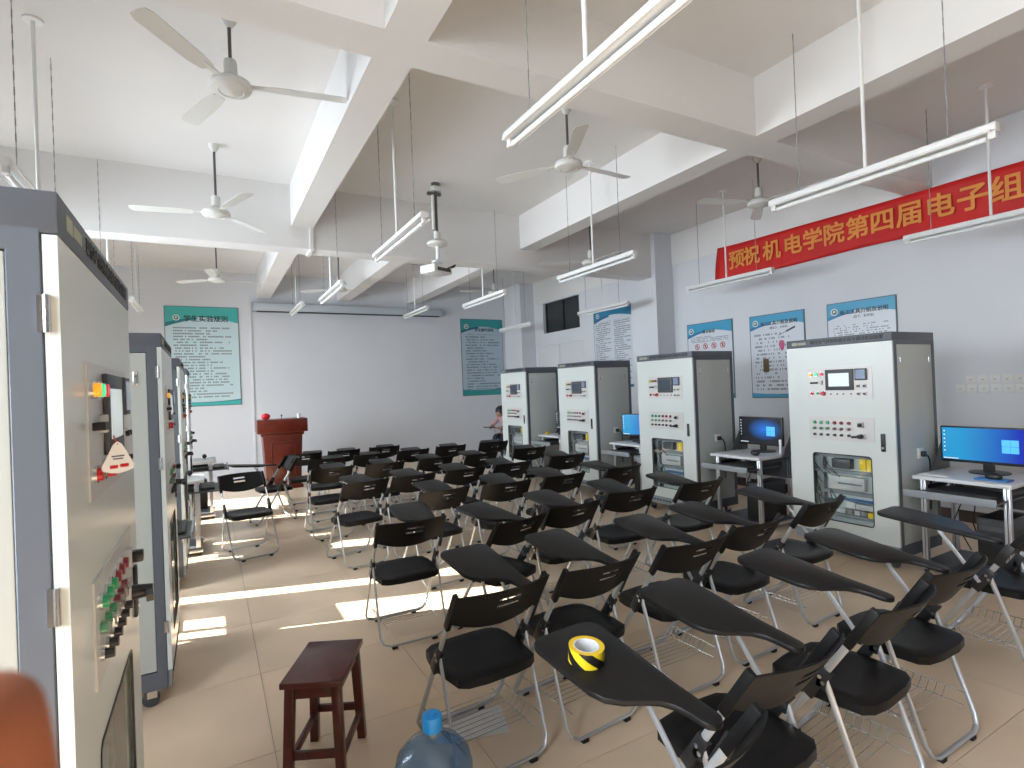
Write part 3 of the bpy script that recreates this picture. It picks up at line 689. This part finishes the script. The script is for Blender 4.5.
for side, L in ((-PI/2, RD), (PI/2, LD)):
    for i, (x, y, what) in enumerate(L):
        lab = 'pale computer desk on aluminium posts, '+what
        s = 1 if side < 0 else -1                                # towards the wall
        if desk0 is None: desk0 = make_desk(lab); de = desk0; de.location = (x, y, 0); de.rotation_euler = (0, 0, side)
        else: de = dup(desk0, (x, y, 0), side, lab)
        if side > 0 and i == 0:                                  # back panel left out so the sun patch reaches the floor
            for c in [c for c in de.children if c.name.startswith('back_panel')]: bpy.data.objects.remove(c)
        lab = 'black keyboard on the tray of the desk '+what; kl = (x-s*.36, y, .653)
        if kb0 is None: kb0 = make_keyboard(lab); kb0.location = kl; kb0.rotation_euler = (0, 0, side)
        else: dup(kb0, kl, side, lab)
        if side < 0 or i == 2:
            lab = 'black computer tower under the desk '+what; tl = (x+s*.0, y-s*.14, .086)
            if tw0 is None: tw0 = make_tower(lab); tw0.location = tl; tw0.rotation_euler = (0, 0, side)
            else: dup(tw0, tl, side, lab)
        lab = 'black computer monitor on the desk '+what; ml = (x+s*.12, y-s*.0, .771)
        if side < 0 and i == 0: m_ = make_monitor('wide monitor showing a bright blue desktop', True); m_.location = (5.30, 1.94, .771); m_.rotation_euler = (0, 0, side)
        elif side < 0 and i == 2: m_ = make_monitor(lab, False, True); m_.location = (x-.02, y+.02, .771); m_.rotation_euler = (0, 0, side+.35)
        elif mo0 is None: mo0 = make_monitor(lab, False); mo0.location = ml; mo0.rotation_euler = (0, 0, side)
        else: dup(mo0, ml, side+(.5 if side < 0 and i > 1 else 0), lab)
        lab = 'black mouse on the desk '+what; q = (x-s*.19, y-s*.16, .771+.0295)
        if ms0 is None: ms0 = make_mouse(lab); ms0.location = q
        else:
            c = ms0.copy(); COL.objects.link(c); c.location = q; c['label'] = lab
tag(MB().cb((0, 0, .0755), (.022, .028, .151)).build('desk_phone_handset', M_WHITE, bevel=.006), 'white handset standing by the dark-screened monitor', 'handset')
hs = bpy.data.objects['desk_phone_handset']; hs.location = (5.30, 3.70, .771)
tag(MB().box(-.06, .06, -.10, .10, 0, .012).build('mouse_mat', M_BLUEP, bevel=.003), 'dark blue pad on the widescreen computer desk', 'mouse pad').location = (5.02, 1.80, .771)
tag(MB().box(-.05, .05, -.10, .10, 0, .006).build('paper_sheet', M_PAPER, smooth=False), 'loose paper on the widescreen computer desk', 'paper').location = (4.99, 2.15, .771)
tag(MB().cb((0, 0, .02), (.06, .05, .04)).build('small_box', M_YELLOW, bevel=.003), 'small yellow box on the desk nearest the door', 'box').location = (4.98, 7.78, .771)
# wall plates
plate0 = None
NTH = ['first', 'second', 'third', 'fourth', 'fifth', 'sixth', 'seventh', 'eighth', 'ninth']
for r, (z, y0, n) in enumerate(((1.485, 2.615, 8), (1.39, 2.705, 9))):
    for i in range(n):
        lab = 'pale socket plate above the widescreen monitor, %s from the cabinet in the %s row' % (NTH[i], ('upper', 'lower')[r])
        if plate0 is None:
            plate0 = t = thing('wall_plate', lab, 'wall plate', (XR, y0-i*.098, z), -PI/2, 'socket plates on the right wall')
            MB().cb((0, -.005, 0), (.086, .01, .086)).build('cover', M_WHITE, t, bevel=.003)
            MB().cb((0, -.011, .0), (.022, .004, .012)).build('outlet', M_LGREY, t, smooth=False)
        else: dup(plate0, (XR, y0-i*.098, z), -PI/2, lab)

# ------------------------------------------------------------------ posters and banner
M_TITLE = mat('title_print', (.02, .05, .06), .5)
def poster(name, label, w, h, loc, rotz, m, title=None, tsize=.1, tpos=(.5, .88), emblem=(.16, .88), er=.05, sub=None):
    t = thing(name, label, 'poster', loc, rotz)
    MB().box(0, w, -.014, 0, 0, h).build('frame', M_POSTEDGE, t, smooth=False)
    MB().box(.012, w-.012, -.016, -.014, .012, h-.012).build('print', m, t, smooth=False)
    if title: put('title', text_mesh(title, tsize, M_TITLE, offset=.0022*tsize/.1), t, (w*tpos[0], -.017, h*tpos[1]))
    if sub: put('subtitle', text_mesh(sub[0], sub[1], M_TITLE), t, (w*tpos[0], -.017, h*sub[2]))
    if emblem:
        x, z = w*emblem[0], h*emblem[1]
        e = MB().lathe([(er*.72, -.0175), (er, -.0175), (er, -.0165), (er*.72, -.0165), (er*.72, -.0175)], (x, 0, z), 20, axis='y', cap=False).build('emblem', M_WHITE, t)
        MB().lathe([(0, -.0178), (er*.68, -.0178), (er*.68, -.0168), (0, -.0168)], (x, 0, z), 20, axis='y').build('emblem_disc', mat('emblem_green', (.03, .14, .12), .5), e)
        MB().prism([(x+er*.4*math.cos(a), z+er*.4*math.sin(a)) for a in (0, .8, 1.6, 2.4, 3.4, 4.0)], -.0184, -.0178, plane='xz').build('emblem_leaf', M_WHITE, e, smooth=False)
    return t
TEAL, TEAL2, PALE = (.06, .44, .42), (.02, .20, .24), (.55, .70, .74)
BLU, BLU2, WHT = (.05, .34, .56), (.02, .20, .42), (.66, .70, .76)
pz0 = 1.46
poster('rules_poster', 'teal and white rules poster titled in bold dark characters, behind the window-side cabinets', 1.24, 1.90, (-.68, YF, 1.46), 0,
       poster_mat('rules_print', 1.24, 1.90, TEAL, TEAL2, PALE, 25, .165, .055, text_top=.80, dens=.25, margin=.11), '学生实验规则', .125, (.55, .875), (.155, .885), .055)
poster('procedure_poster', 'narrow teal text poster on the front wall beside the door-side cabinets', 1.13, 1.85, (5.30, YF, 1.42), 0,
       poster_mat('procedure_print', 1.13, 1.85, (.03, .30, .30), (.02, .13, .18), (.42, .52, .60), 20, .15, .085, text_top=.80, dens=.22, margin=.10), '安全操作规程', .085, (.55, .855), (.13, .90), .06)
poster('two_column_poster', 'blue-headed poster with two columns of short lines, by the wall column', 1.14, 1.55, (XR, 8.83, 1.51), -PI/2,
       poster_mat('two_column_print', 1.14, 1.55, (.03, .22, .40), (.02, .14, .30), WHT, 30, .14, .03, cols=2, text_top=.84, dens=.12), None, emblem=(.12, .92), er=.05)
SGN = poster('sign_poster', 'blue-headed safety poster with a row of red prohibition rings', .88, 1.19, (XR, 6.38, 1.30), -PI/2,
       poster_mat('sign_print', .88, 1.19, BLU, BLU2, WHT, 4, .16, .05, text_top=.83, text_bot=.745, dens=.2), '安全标志', .06, (.5, .875), (.10, .90), .05)
for i in range(4):
    x = .20+i*.165; r = MB().lathe([(.036, -.0175), (.048, -.0175), (.048, -.0165), (.036, -.0165), (.036, -.0175)], (x, 0, .815), 18, axis='y', cap=False).obox((x-.03, -.017, .845), (x+.03, -.017, .785), (0, 1, 0), .0005, .005)
    r.build('prohibition_ring', M_RED, SGN); MB().cb((x, -.0166, .815), (.022, .0006, .045)).build('pictogram', M_PRINTK, SGN, smooth=False)
T1 = poster('tool_poster', 'blue-headed poster showing a screwdriver and measuring instruments', .83, 1.17, (XR, 5.205, 1.30), -PI/2,
       poster_mat('tool_print', .83, 1.17, BLU, BLU2, WHT, 15, .15, .06, text_top=.78, dens=.5), '电工工具介绍及说明', .062, (.55, .885), (.12, .905), .045, ('(螺丝刀、万用表)', .036, .83))
MB().obox((.45, -.0172, .86), (.57, -.0172, .905), (0, 1, 0), .0006, .004).obox((.57, -.0172, .905), (.70, -.0172, .955), (0, 1, 0), .0006, .012).build('printed_screwdriver', M_PRINTK, T1, smooth=False)
MB().prism([(.45, .74), (.47, .68), (.50, .64), (.53, .68), (.54, .75), (.52, .79), (.47, .79)], -.0178, -.0165, plane='xz').build('printed_pink_tool', mat('pink_print', (.55, .10, .22), .5), T1, smooth=False)
MB().prism(rrect(.20, .29, .36, .55, .015), -.0178, -.0165, plane='xz').build('printed_meter', mat('brown_print', (.12, .07, .03), .5), T1, smooth=False)
MB().prism(rrect(.64, .72, .16, .33, .01), -.0178, -.0165, plane='xz').build('printed_case', M_PRINTK, T1, smooth=False)
T2 = poster('pliers_poster', 'blue-headed poster showing pliers, above the lit control cabinet', .80, 1.17, (XR, 4.075, 1.31), -PI/2,
       poster_mat('pliers_print', .80, 1.17, BLU, BLU2, WHT, 15, .15, .06, text_top=.76, text_bot=.40, dens=.45), '电工工具介绍及说明', .062, (.55, .885), (.12, .905), .045, ('(钳子、剥线钳)', .036, .83))
for x in (.20, .62): MB().tube([(x-.07, -.0172, .60), (x, -.0172, .635), (x+.10, -.0172, .62)], .006, 6).tube([(x-.06, -.0172, .65), (x, -.0172, .63), (x+.10, -.0172, .60)], .006, 6).build('printed_pliers', M_MGREY, T2)
# the banner is a hanging cloth
bn = thing('banner', 'long red cloth banner with golden characters hung on the right wall', 'banner', (XR, 5.70, 3.075), -PI/2)
g = MB(); nx, nz = 60, 8; L_, H_ = 5.3, .48
def wob(x, z): return -.036-.010*math.sin(x*3.1+z*4)-.006*math.sin(x*9+z*2)*(1-z)
vs = []
for i in range(nx+1):
    for j in range(nz+1):
        x = L_*i/nx; z = j/nz; vs.append((x+.05*(1-z)*math.exp(-x*6)*-1.2, wob(x, z), H_*z+.03*math.exp(-x*2)*z-.012*math.sin(x*2.2)*(1-z)))
g.add(vs, [(i*(nz+1)+j, (i+1)*(nz+1)+j, (i+1)*(nz+1)+j+1, i*(nz+1)+j+1) for i in range(nx) for j in range(nz)])
cl = g.build('cloth', M_BANNER, bn)
sd = cl.modifiers.new('thickness', 'SOLIDIFY'); sd.thickness = .003
for ch_, y in zip('预祝机电学院第四届电子组', (5.347, 5.094, 4.778, 4.47, 4.195, 3.926, 3.64, 3.369, 3.087, 2.804, 2.518, 2.248)):
    put('character', text_mesh(ch_, .275, M_GOLD, .001, offset=.0055), bn, (5.70-y, -.0535, .245))

# ------------------------------------------------------------------ suspended tube lights
def make_light(label, zdrop):
    t = thing('tube_light', label, 'ceiling light', group='suspended tube lights'); L = 1.35
    h = MB().prism([(-.028, .055), (.028, .055), (.034, .035), (.034, .012), (-.034, .012), (-.034, .035)], -L/2, L/2, plane='xz')
    h.build('housing', M_FIX, t, bevel=.003)
    MB().prism([(-.052, .004), (-.034, .020), (.034, .020), (.052, .004), (.050, .001), (.033, .016), (-.033, .016), (-.050, .001)], -L/2+.02, L/2-.02, plane='xz').build('reflector', M_FIX, t, smooth=False)
    MB().cyl((0, -L/2+.05, -.018), (0, L/2-.05, -.018), .014, 12).build('tube', mat('unlit_tube', (.78, .80, .80), .25), t)
    for s in (-1, 1): MB().cb((0, s*(L/2-.025), -.002), (.030, .035, .05)).build('lamp_holder', M_WHITE, t, bevel=.003)
    MB().cyl((0, 0, .05), (0, 0, zdrop-.006), .011, 10).build('pole', M_FIX, t)
    MB().cyl((0, 0, zdrop-.012), (0, 0, zdrop), .055, 16).build('ceiling_plate', M_FIX, t)
    for s in (-1, 1):
        c = MB(); n = 26
        for i in range(n):
            z0 = .05+(zdrop-.05)*i/n; z1 = .05+(zdrop-.05)*(i+1)/n; a = (i % 2)*PI/2
            c.obox((0, s*.45, z0), (0, s*.45, z1+.004), (math.cos(a), math.sin(a), 0), .0032, .0014)
        c.build('chain', M_CHAIN, t)
    return t
LIGHTS = {2.86: [(1.40, 1.78, 'over the row beside the window aisle, before the cross beam'), (3.74, 1.93, 'over the middle chairs, before the cross beam'), (5.98, 2.08, 'in front of the last golden banner characters'),
                 (1.43, 4.46, 'beside the projector pole'), (3.76, 4.80, 'under the long beam, over the middle chairs'), (5.98, 4.85, 'below the first golden banner characters'),
                 (-.90, 4.45, 'above the window-side cabinets'), (1.39, 7.10, 'behind the deep girder, beside the projector'), (3.52, 7.08, 'between the projector and the transom window'), (5.96, 7.42, 'in front of the two-column poster'), (-.90, 7.20, 'above the window-side cabinets behind the girder'), (5.80, 10.2, 'above the door')],
          3.10: [(1.40, 10.2, 'by the window-side end of the projection screen case'), (3.56, 10.15, 'by the far end of the projection screen case'), (-.95, 10.4, 'above the rules poster')]}
for z, L in LIGHTS.items():
    first = None
    for (x, y, what) in L:
        lab = 'white suspended tube light '+what
        if first is None: first = make_light(lab, ZC-z); first.location = (x, y, z)
        else: dup(first, (x, y, z), 0, lab)

# ------------------------------------------------------------------ ceiling fans, projector, screen case
def make_fan(label, loc, ang, R=.72):
    x, y, z = loc; t = thing('ceiling_fan', label, 'ceiling fan', loc, math.radians(ang), 'white three-blade ceiling fans'); d = ZC-z
    MB().lathe([(0, d), (.05, d), (.045, d-.03), (.018, d-.07), (0, d-.07)], seg=18).build('canopy', M_FANW, t)
    MB().cyl((0, 0, .13), (0, 0, d-.05), .011, 10).build('down_rod', M_ROD, t)
    MB().lathe([(0, .17), (.035, .17), (.04, .15), (.042, .075), (.035, .07), (0, .07)], seg=20).build('upper_cup', M_FANW, t)
    MB().lathe([(0, .07), (.03, .07), (.03, .05), (.085, .045), (.118, .025), (.125, .0), (.115, -.022), (.075, -.034), (.07, -.030), (.03, -.042), (0, -.044)], seg=28).build('motor', M_FANW, t)
    for k in range(3):
        a = 2*PI*k/3; ca, sa = math.cos(a), math.sin(a)
        out = [(.20, -.045), (.30, -.058), (R-.05, -.060), (R-.01, -.045), (R, 0), (R-.01, .045), (R-.05, .058), (.30, .048), (.20, .035)]
        vs = []
        for zo in (0, .004):
            for (p, q) in out: vs.append((p*ca-q*sa, p*sa+q*ca, .012+zo+q*.16))
        n = len(out)
        bl = MB().add(vs, [tuple(range(n-1, -1, -1)), tuple(range(n, 2*n))]+[(i, (i+1) % n, n+(i+1) % n, n+i) for i in range(n)]).build('blade', M_FANW, t, smooth=False)
        MB().obox((.09*ca, .09*sa, .015), (.26*ca, .26*sa, .016), (0, 0, 1), .004, .020).build('blade_arm', M_FANW, bl)
    return t
for lab, loc, a in (('white ceiling fan before the cross beam on the window side', (.19, 3.90, 3.60), -9), ('white ceiling fan just before the deep girder on the window side', (.12, 5.95, 3.38), 170),
                    ('white ceiling fan in front of the rules poster', (.17, 9.70, 3.46), 20), ('white ceiling fan over the middle chairs behind the cross beam', (2.84, 3.92, 3.53), 3),
                    ('white ceiling fan in front of the red banner', (5.42, 3.92, 3.53), 40), ('white ceiling fan in front of the projection screen case', (2.02, 9.60, 3.38), 20),
                    ('white ceiling fan just before the deep girder on the door side', (4.66, 6.0, 3.26), 30), ('white ceiling fan above the procedure poster, behind the girder', (5.05, 9.65, 3.49), 55)):
    make_fan(lab, loc, a)
PX, PY_ = 2.43, 6.05
pm = thing('projector_mount', 'white projector pole with a round flange hanging from the ceiling', 'mount', (PX, PY_, 3.10))
MB().lathe([(0, .95), (.05, .95), (.045, .92), (.02, .90), (0, .90)], seg=16).build('ceiling_cup', M_ROD, pm)
MB().cyl((0, 0, .26), (0, 0, .93), .016, 12).build('dark_rod', M_ROD, pm)
MB().cyl((-.038, 0, .40), (-.038, 0, .84), .020, 12).build('white_pole', M_FANW, pm)
MB().cb((-.02, 0, .82), (.17, .04, .035)).build('clamp', M_ROD, pm, bevel=.005)
MB().lathe([(0, .85), (.06, .85), (.065, .90), (.05, .91), (0, .91)], seg=16).build('cup', M_FANW, pm)
MB().lathe([(0, .37), (.04, .37), (.042, .28), (.10, .265), (.125, .24), (.12, .215), (.07, .20), (0, .195)], seg=28).build('flange', M_FANW, pm)
MB().cyl((0, 0, .03), (0, 0, .20), .024, 12).build('lower_pole', M_FIX, pm)
MB().cb((0, 0, .02), (.12, .12, .02)).build('hanger_plate', M_FIX, pm, bevel=.003)
pj = thing('projector', 'small white projector hanging under the ceiling pole', 'projector', (PX-.03, PY_, 2.965), math.radians(25))
MB().box(-.15, .15, -.12, .12, 0, .095).build('body', M_PROJ, pj, bevel=.012)
MB().cyl((-.05, .11, .05), (-.05, .145, .05), .035, 18).build('lens', M_BLACK, pj)
MB().box(-.10, .12, -.124, -.119, .02, .06).build('connector_panel', M_DGREY, pj, smooth=False)
MB().tube([(.05, -.122, .05), (.13, -.19, .10), (.22, -.10, .11), (.20, -.02, .09), (.12, -.02, .11), (.08, 0, .12)], .009, 7).build('cable', M_BLACK, pj)
sc_ = thing('screen_case', 'long pale grey roll-up projection screen case on the front wall', 'projection screen', (.83, YF, 3.30))
MB().box(0, 3.95, -.14, -.004, .0, .16).build('case', M_SCREENCASE, sc_, bevel=.015)
MB().box(.05, 3.90, -.13, -.05, -.018, .0).build('slot', M_BLACK, sc_, smooth=False)
for x in (-.02, 3.95): MB().box(x, x+.02, -.145, -.004, -.01, .165).build('end_cap', M_SCREENCASE, sc_, bevel=.003)

# ------------------------------------------------------------------ podium and what lies on it
pd = thing('podium', 'red varnished wooden podium with a panelled tapering front', 'podium', (1.09, 10.10, 0))
def taper(x0, z0, x1, z1, y0, y1, q0=0, q1=0):
    return [(-x0, y0+q0, z0), (x0, y0+q0, z0), (x0, y1, z0), (-x0, y1, z0), (-x1, y0+q1, z1), (x1, y0+q1, z1), (x1, y1, z1), (-x1, y1, z1)]
BF = [(0,3,2,1),(4,5,6,7),(0,1,5,4),(1,2,6,5),(2,3,7,6),(3,0,4,7)]
MB().add(taper(.27, .06, .315, .92, 0, .45), BF).build('body', M_REDWOOD, pd, bevel=.006)
MB().box(-.30, .30, -.03, .48, 0, .06).build('base', M_REDWOOD, pd, bevel=.008)
MB().add(taper(.34, .915, .345, .97, -.02, .48), BF).build('moulding', M_REDWOOD, pd, bevel=.01)
MB().box(-.40, .40, -.06, .50, .97, 1.20).build('top_box', M_REDWOOD, pd, bevel=.01)
fp = MB()
for (a, b, c, d_) in ((-.19, -.17, .14, .82), (.17, .19, .14, .82), (-.17, .17, .80, .82), (-.17, .17, .14, .16)): fp.box(a, b, -.012, .004, c, d_)
fp.build('front_moulding', M_REDWOOD, pd, bevel=.004)
MB().add(taper(.14, .20, .15, .76, -.008, .01), BF).build('front_panel', M_REDWOOD, pd, bevel=.006)
tag(MB().sphere((0, 0, .055), .055, 14, 8, (1.3, .8, 1)).build('red_pouch', M_RED), 'crumpled red pouch on the podium top', 'pouch').location = (.84, 10.22, 1.20)
tag(MB().lathe([(0, 0), (.03, 0), (.035, .08), (.031, .08), (.028, .006), (0, .006)], seg=18).build('white_cup', M_WHITE), 'small white cup on the podium top', 'cup').location = (1.37, 10.22, 1.20)
mk = thing('microphone', 'small dark microphone stub on the podium top', 'microphone', (1.10, 10.30, 1.20))
MB().cyl((0, 0, 0), (0, 0, .05), .006, 8).build('stem', M_BLACK, mk); MB().sphere((0, 0, .058), .016, 10, 6).build('head', M_DGREY, mk)

# ------------------------------------------------------------------ stool, bottle, tape, paper
st = thing('wooden_stool', 'small dark red wooden stool on the open floor', 'stool', (.40, 2.49, 0), math.radians(-26.5))
MB().box(-.125, .125, -.185, .185, .425, .45).build('seat', M_STOOL, st, bevel=.005)
for sx in (-1, 1):
    for sy in (-1, 1):
        xa, ya, xb, yb = sx*.092, sy*.150, sx*.108, sy*.172
        vs = [(xb-.018, yb-.018, 0), (xb+.018, yb-.018, 0), (xb+.018, yb+.018, 0), (xb-.018, yb+.018, 0), (xa-.019, ya-.019, .425), (xa+.019, ya-.019, .425), (xa+.019, ya+.019, .425), (xa-.019, ya+.019, .425)]
        MB().add(vs, BF).build('leg', M_STOOL, st, bevel=.003)
    MB().cb((sx*.092, 0, .398), (.018, .28, .05)).build('apron', M_STOOL, st, bevel=.002)
    MB().cb((sx*.103, 0, .12), (.018, .30, .032)).build('stretcher', M_STOOL, st, bevel=.002)
    MB().cb((0, sx*.152, .398), (.17, .018, .05)).build('apron', M_STOOL, st, bevel=.002)
    MB().cb((0, sx*.164, .15), (.18, .018, .032)).build('stretcher', M_STOOL, st, bevel=.002)
bt = thing('water_bottle', 'large blue clear plastic water bottle with a bright blue cap', 'bottle', (.635, 1.80, 0))
pf = [(0, .004), (.11, .004), (.130, .02), (.134, .05), (.134, .10), (.128, .115), (.134, .13), (.134, .20), (.128, .215), (.134, .23), (.134, .31), (.124, .35), (.095, .383), (.055, .402), (.034, .412), (.029, .425), (.029, .462)]
inn = [(max(r-.0025, 0), z+(.003 if i == 0 else 0)) for i, (r, z) in enumerate(pf)][::-1]
MB().lathe(pf+inn, seg=36, cap=False).build('body', M_BOTTLE, bt)
MB().lathe([(.0, .492), (.012, .492), (.014, .484), (.024, .486), (.033, .484), (.035, .475), (.034, .435), (.031, .432), (.031, .47), (0, .47)], seg=24).build('cap', mat('bright_blue_cap', (.01, .28, .72), .35), bt)
def tape_mat():
    m = bpy.data.materials.new('hazard_stripes'); m.use_nodes = True; nt = m.node_tree; b = nt.nodes['Principled BSDF']; b.inputs['Roughness'].default_value = .35
    x, y, z = coords(nt); an = y._op('ARCTAN2', x)
    s = (an*(2/PI)+z*16).fract().lt(.5)
    nt.links.new(layer(nt, (.90, .68, .02), (.012, .012, .012), s), b.inputs['Base Color']); return m
tp = thing('tape_roll', 'roll of yellow and black hazard tape lying on a chair tablet', 'tape', (1.005, 1.40, .7355))
tp.rotation_euler = (math.atan(.107), 0, math.radians(5))
MB().lathe([(.056, .0), (.056, .048)], seg=40, cap=False).build('striped_tape', tape_mat(), tp)
MB().lathe([(.056, .048), (.0405, .048)], seg=40, cap=False).lathe([(.0405, 0), (.056, 0)], seg=40, cap=False).build('tape_edge', M_YELLOW, tp)
MB().lathe([(.0405, .0485), (.0375, .0485), (.0375, .0), (.0405, 0), (.0405, .0485)], seg=40, cap=False).build('core', M_PAPER, tp)
pp = tag(MB().add([(-.10, -.20, 0), (.12, -.18, 0), (.11, .16, 0), (-.13, .13, 0), (-.10, -.20, .002), (.12, -.18, .002), (.11, .16, .004), (-.13, .13, .002)], BF).build('floor_paper', M_PAPER, smooth=False), 'white sheet of paper on the floor under a chair', 'paper')
pp.location = (1.02, 2.42, .0005); pp.rotation_euler = (0, 0, 1.2)

# ------------------------------------------------------------------ people
def skin_body(name, verts, edges, radii, m, parent, sub=2, root=0):
    me = bpy.data.meshes.new(name); me.from_pydata([tuple(v) for v in verts], edges, []); me.materials.append(m)
    o = bpy.data.objects.new(name, me); COL.objects.link(o); o.parent = parent
    o.modifiers.new('skin', 'SKIN'); s = o.modifiers.new('sub', 'SUBSURF'); s.levels = s.render_levels = sub
    for i, r in enumerate(radii):
        sv = me.skin_vertices[0].data[i]; sv.radius = (r, r) if not isinstance(r, tuple) else r; sv.use_root = (i == root)
    dg = bpy.context.evaluated_depsgraph_get(); em = bpy.data.meshes.new_from_object(o.evaluated_get(dg))
    o.modifiers.clear(); o.data = em
    for p in em.polygons: p.use_smooth = True
    return o
M_SKIN = mat('skin', (.45, .25, .17), .5); M_PINK = mat('pink_shirt', (.70, .42, .46), .8); M_HAIR = mat('black_hair', (.008, .007, .007), .5); M_NAVY = mat('dark_trousers', (.03, .035, .05), .8)
sxp, syp = 5.67, 10.62
pc = make_chair('folding chair with a seated person, beyond the cabinet nearest the front wall'); pc.location = (sxp, syp, 0); pc.rotation_euler = (0, 0, math.radians(115))
pe = thing('person', 'person in a pink shirt with black hair, sitting bent over a tablet arm', 'person', (sxp, syp, 0), math.radians(115))
V = [(0, -.14, .52), (0, -.15, .66), (0, -.11, .82), (0, -.03, .95), (0, .04, .985), (0, .10, 1.03), (0, .125, 1.09),
     (-.16, -.02, .93), (-.22, .10, .76), (-.12, .30, .72), (-.06, .36, .73), (.16, -.02, .93), (.24, .10, .76), (.15, .30, .72), (.09, .36, .73),
     (-.09, -.12, .53), (-.10, .22, .53), (-.10, .26, .10), (-.10, .36, .05), (.09, -.12, .53), (.10, .22, .53), (.10, .26, .10), (.10, .36, .05)]
Ed = [(0,1),(1,2),(2,3),(3,4),(4,5),(5,6),(3,7),(7,8),(8,9),(9,10),(3,11),(11,12),(12,13),(13,14),(0,15),(15,16),(16,17),(17,18),(0,19),(19,20),(20,21),(21,22)]
Rd = [(.14, .10), (.14, .10), (.145, .10), (.11, .08), (.05, .05), (.08, .09), (.075, .09), .06, .046, .034, .03, .06, .046, .034, .03, .085, .065, .045, .04, .085, .065, .045, .04]
body = skin_body('body', V, Ed, Rd, M_PINK, pe)
body.data.materials.append(M_SKIN); body.data.materials.append(M_NAVY)
for p in body.data.polygons:
    c = p.center
    if c.z > .99 or (c.y > .17 and c.z > .64): p.material_index = 1
    elif c.z < .58: p.material_index = 2
hr = MB().sphere((0, .105, 1.085), .122, 16, 10, (.9, 1.05, .95)); hr.build('hair', M_HAIR, pe)
fc = MB().sphere((0, .165, 1.03), .078, 14, 10, (.85, .9, 1.0)).cyl((0, .225, 1.03), (0, .25, 1.01), .012, 8).build('face', M_SKIN, pe)
# the photographer's hand beside the lens: the fingertip reaches into view
M_FING = mat('finger_skin', (.36, .11, .045), .5)
ph = thing('person', "photographer's hand with one fingertip raised beside the lens", 'person', (0, 0, EYE))
def C(x, y, d): return rt*x+up*y+fw*d
D0 = .080
HV = [C(-.070, -.16, D0+.0), C(-.072, -.125, D0+.004), C(-.0765, -.098, D0), C(-.0780, -.068, D0), C(-.0800, -.0425, D0), C(-.10, -.12, D0-.005), C(-.115, -.092, D0-.03), C(-.112, -.080, D0-.055),
      C(-.075, -.125, D0-.025), C(-.085, -.092, D0-.035), C(-.080, -.078, D0-.058), C(-.078, -.13, D0-.048), C(-.088, -.105, D0-.06), C(-.085, -.095, D0-.078), C(-.078, -.14, D0-.07), C(-.086, -.12, D0-.08), C(-.084, -.112, D0-.092),
      C(-.07, -.20, D0-.04), C(-.06, -.30, D0-.10), C(-.05, -.42, D0-.18)]
HE = [(0,1),(1,2),(2,3),(3,4),(1,5),(5,6),(6,7),(0,8),(8,9),(9,10),(0,11),(11,12),(12,13),(0,14),(14,15),(15,16),(0,17),(17,18),(18,19)]
HR = [.026, .018, .0112, .0108, .0090, .012, .010, .008, .012, .0095, .008, .012, .009, .008, .011, .008, .007, .028, .034, .042]
hd_ = skin_body('hand', HV, HE, HR, M_FING, ph)
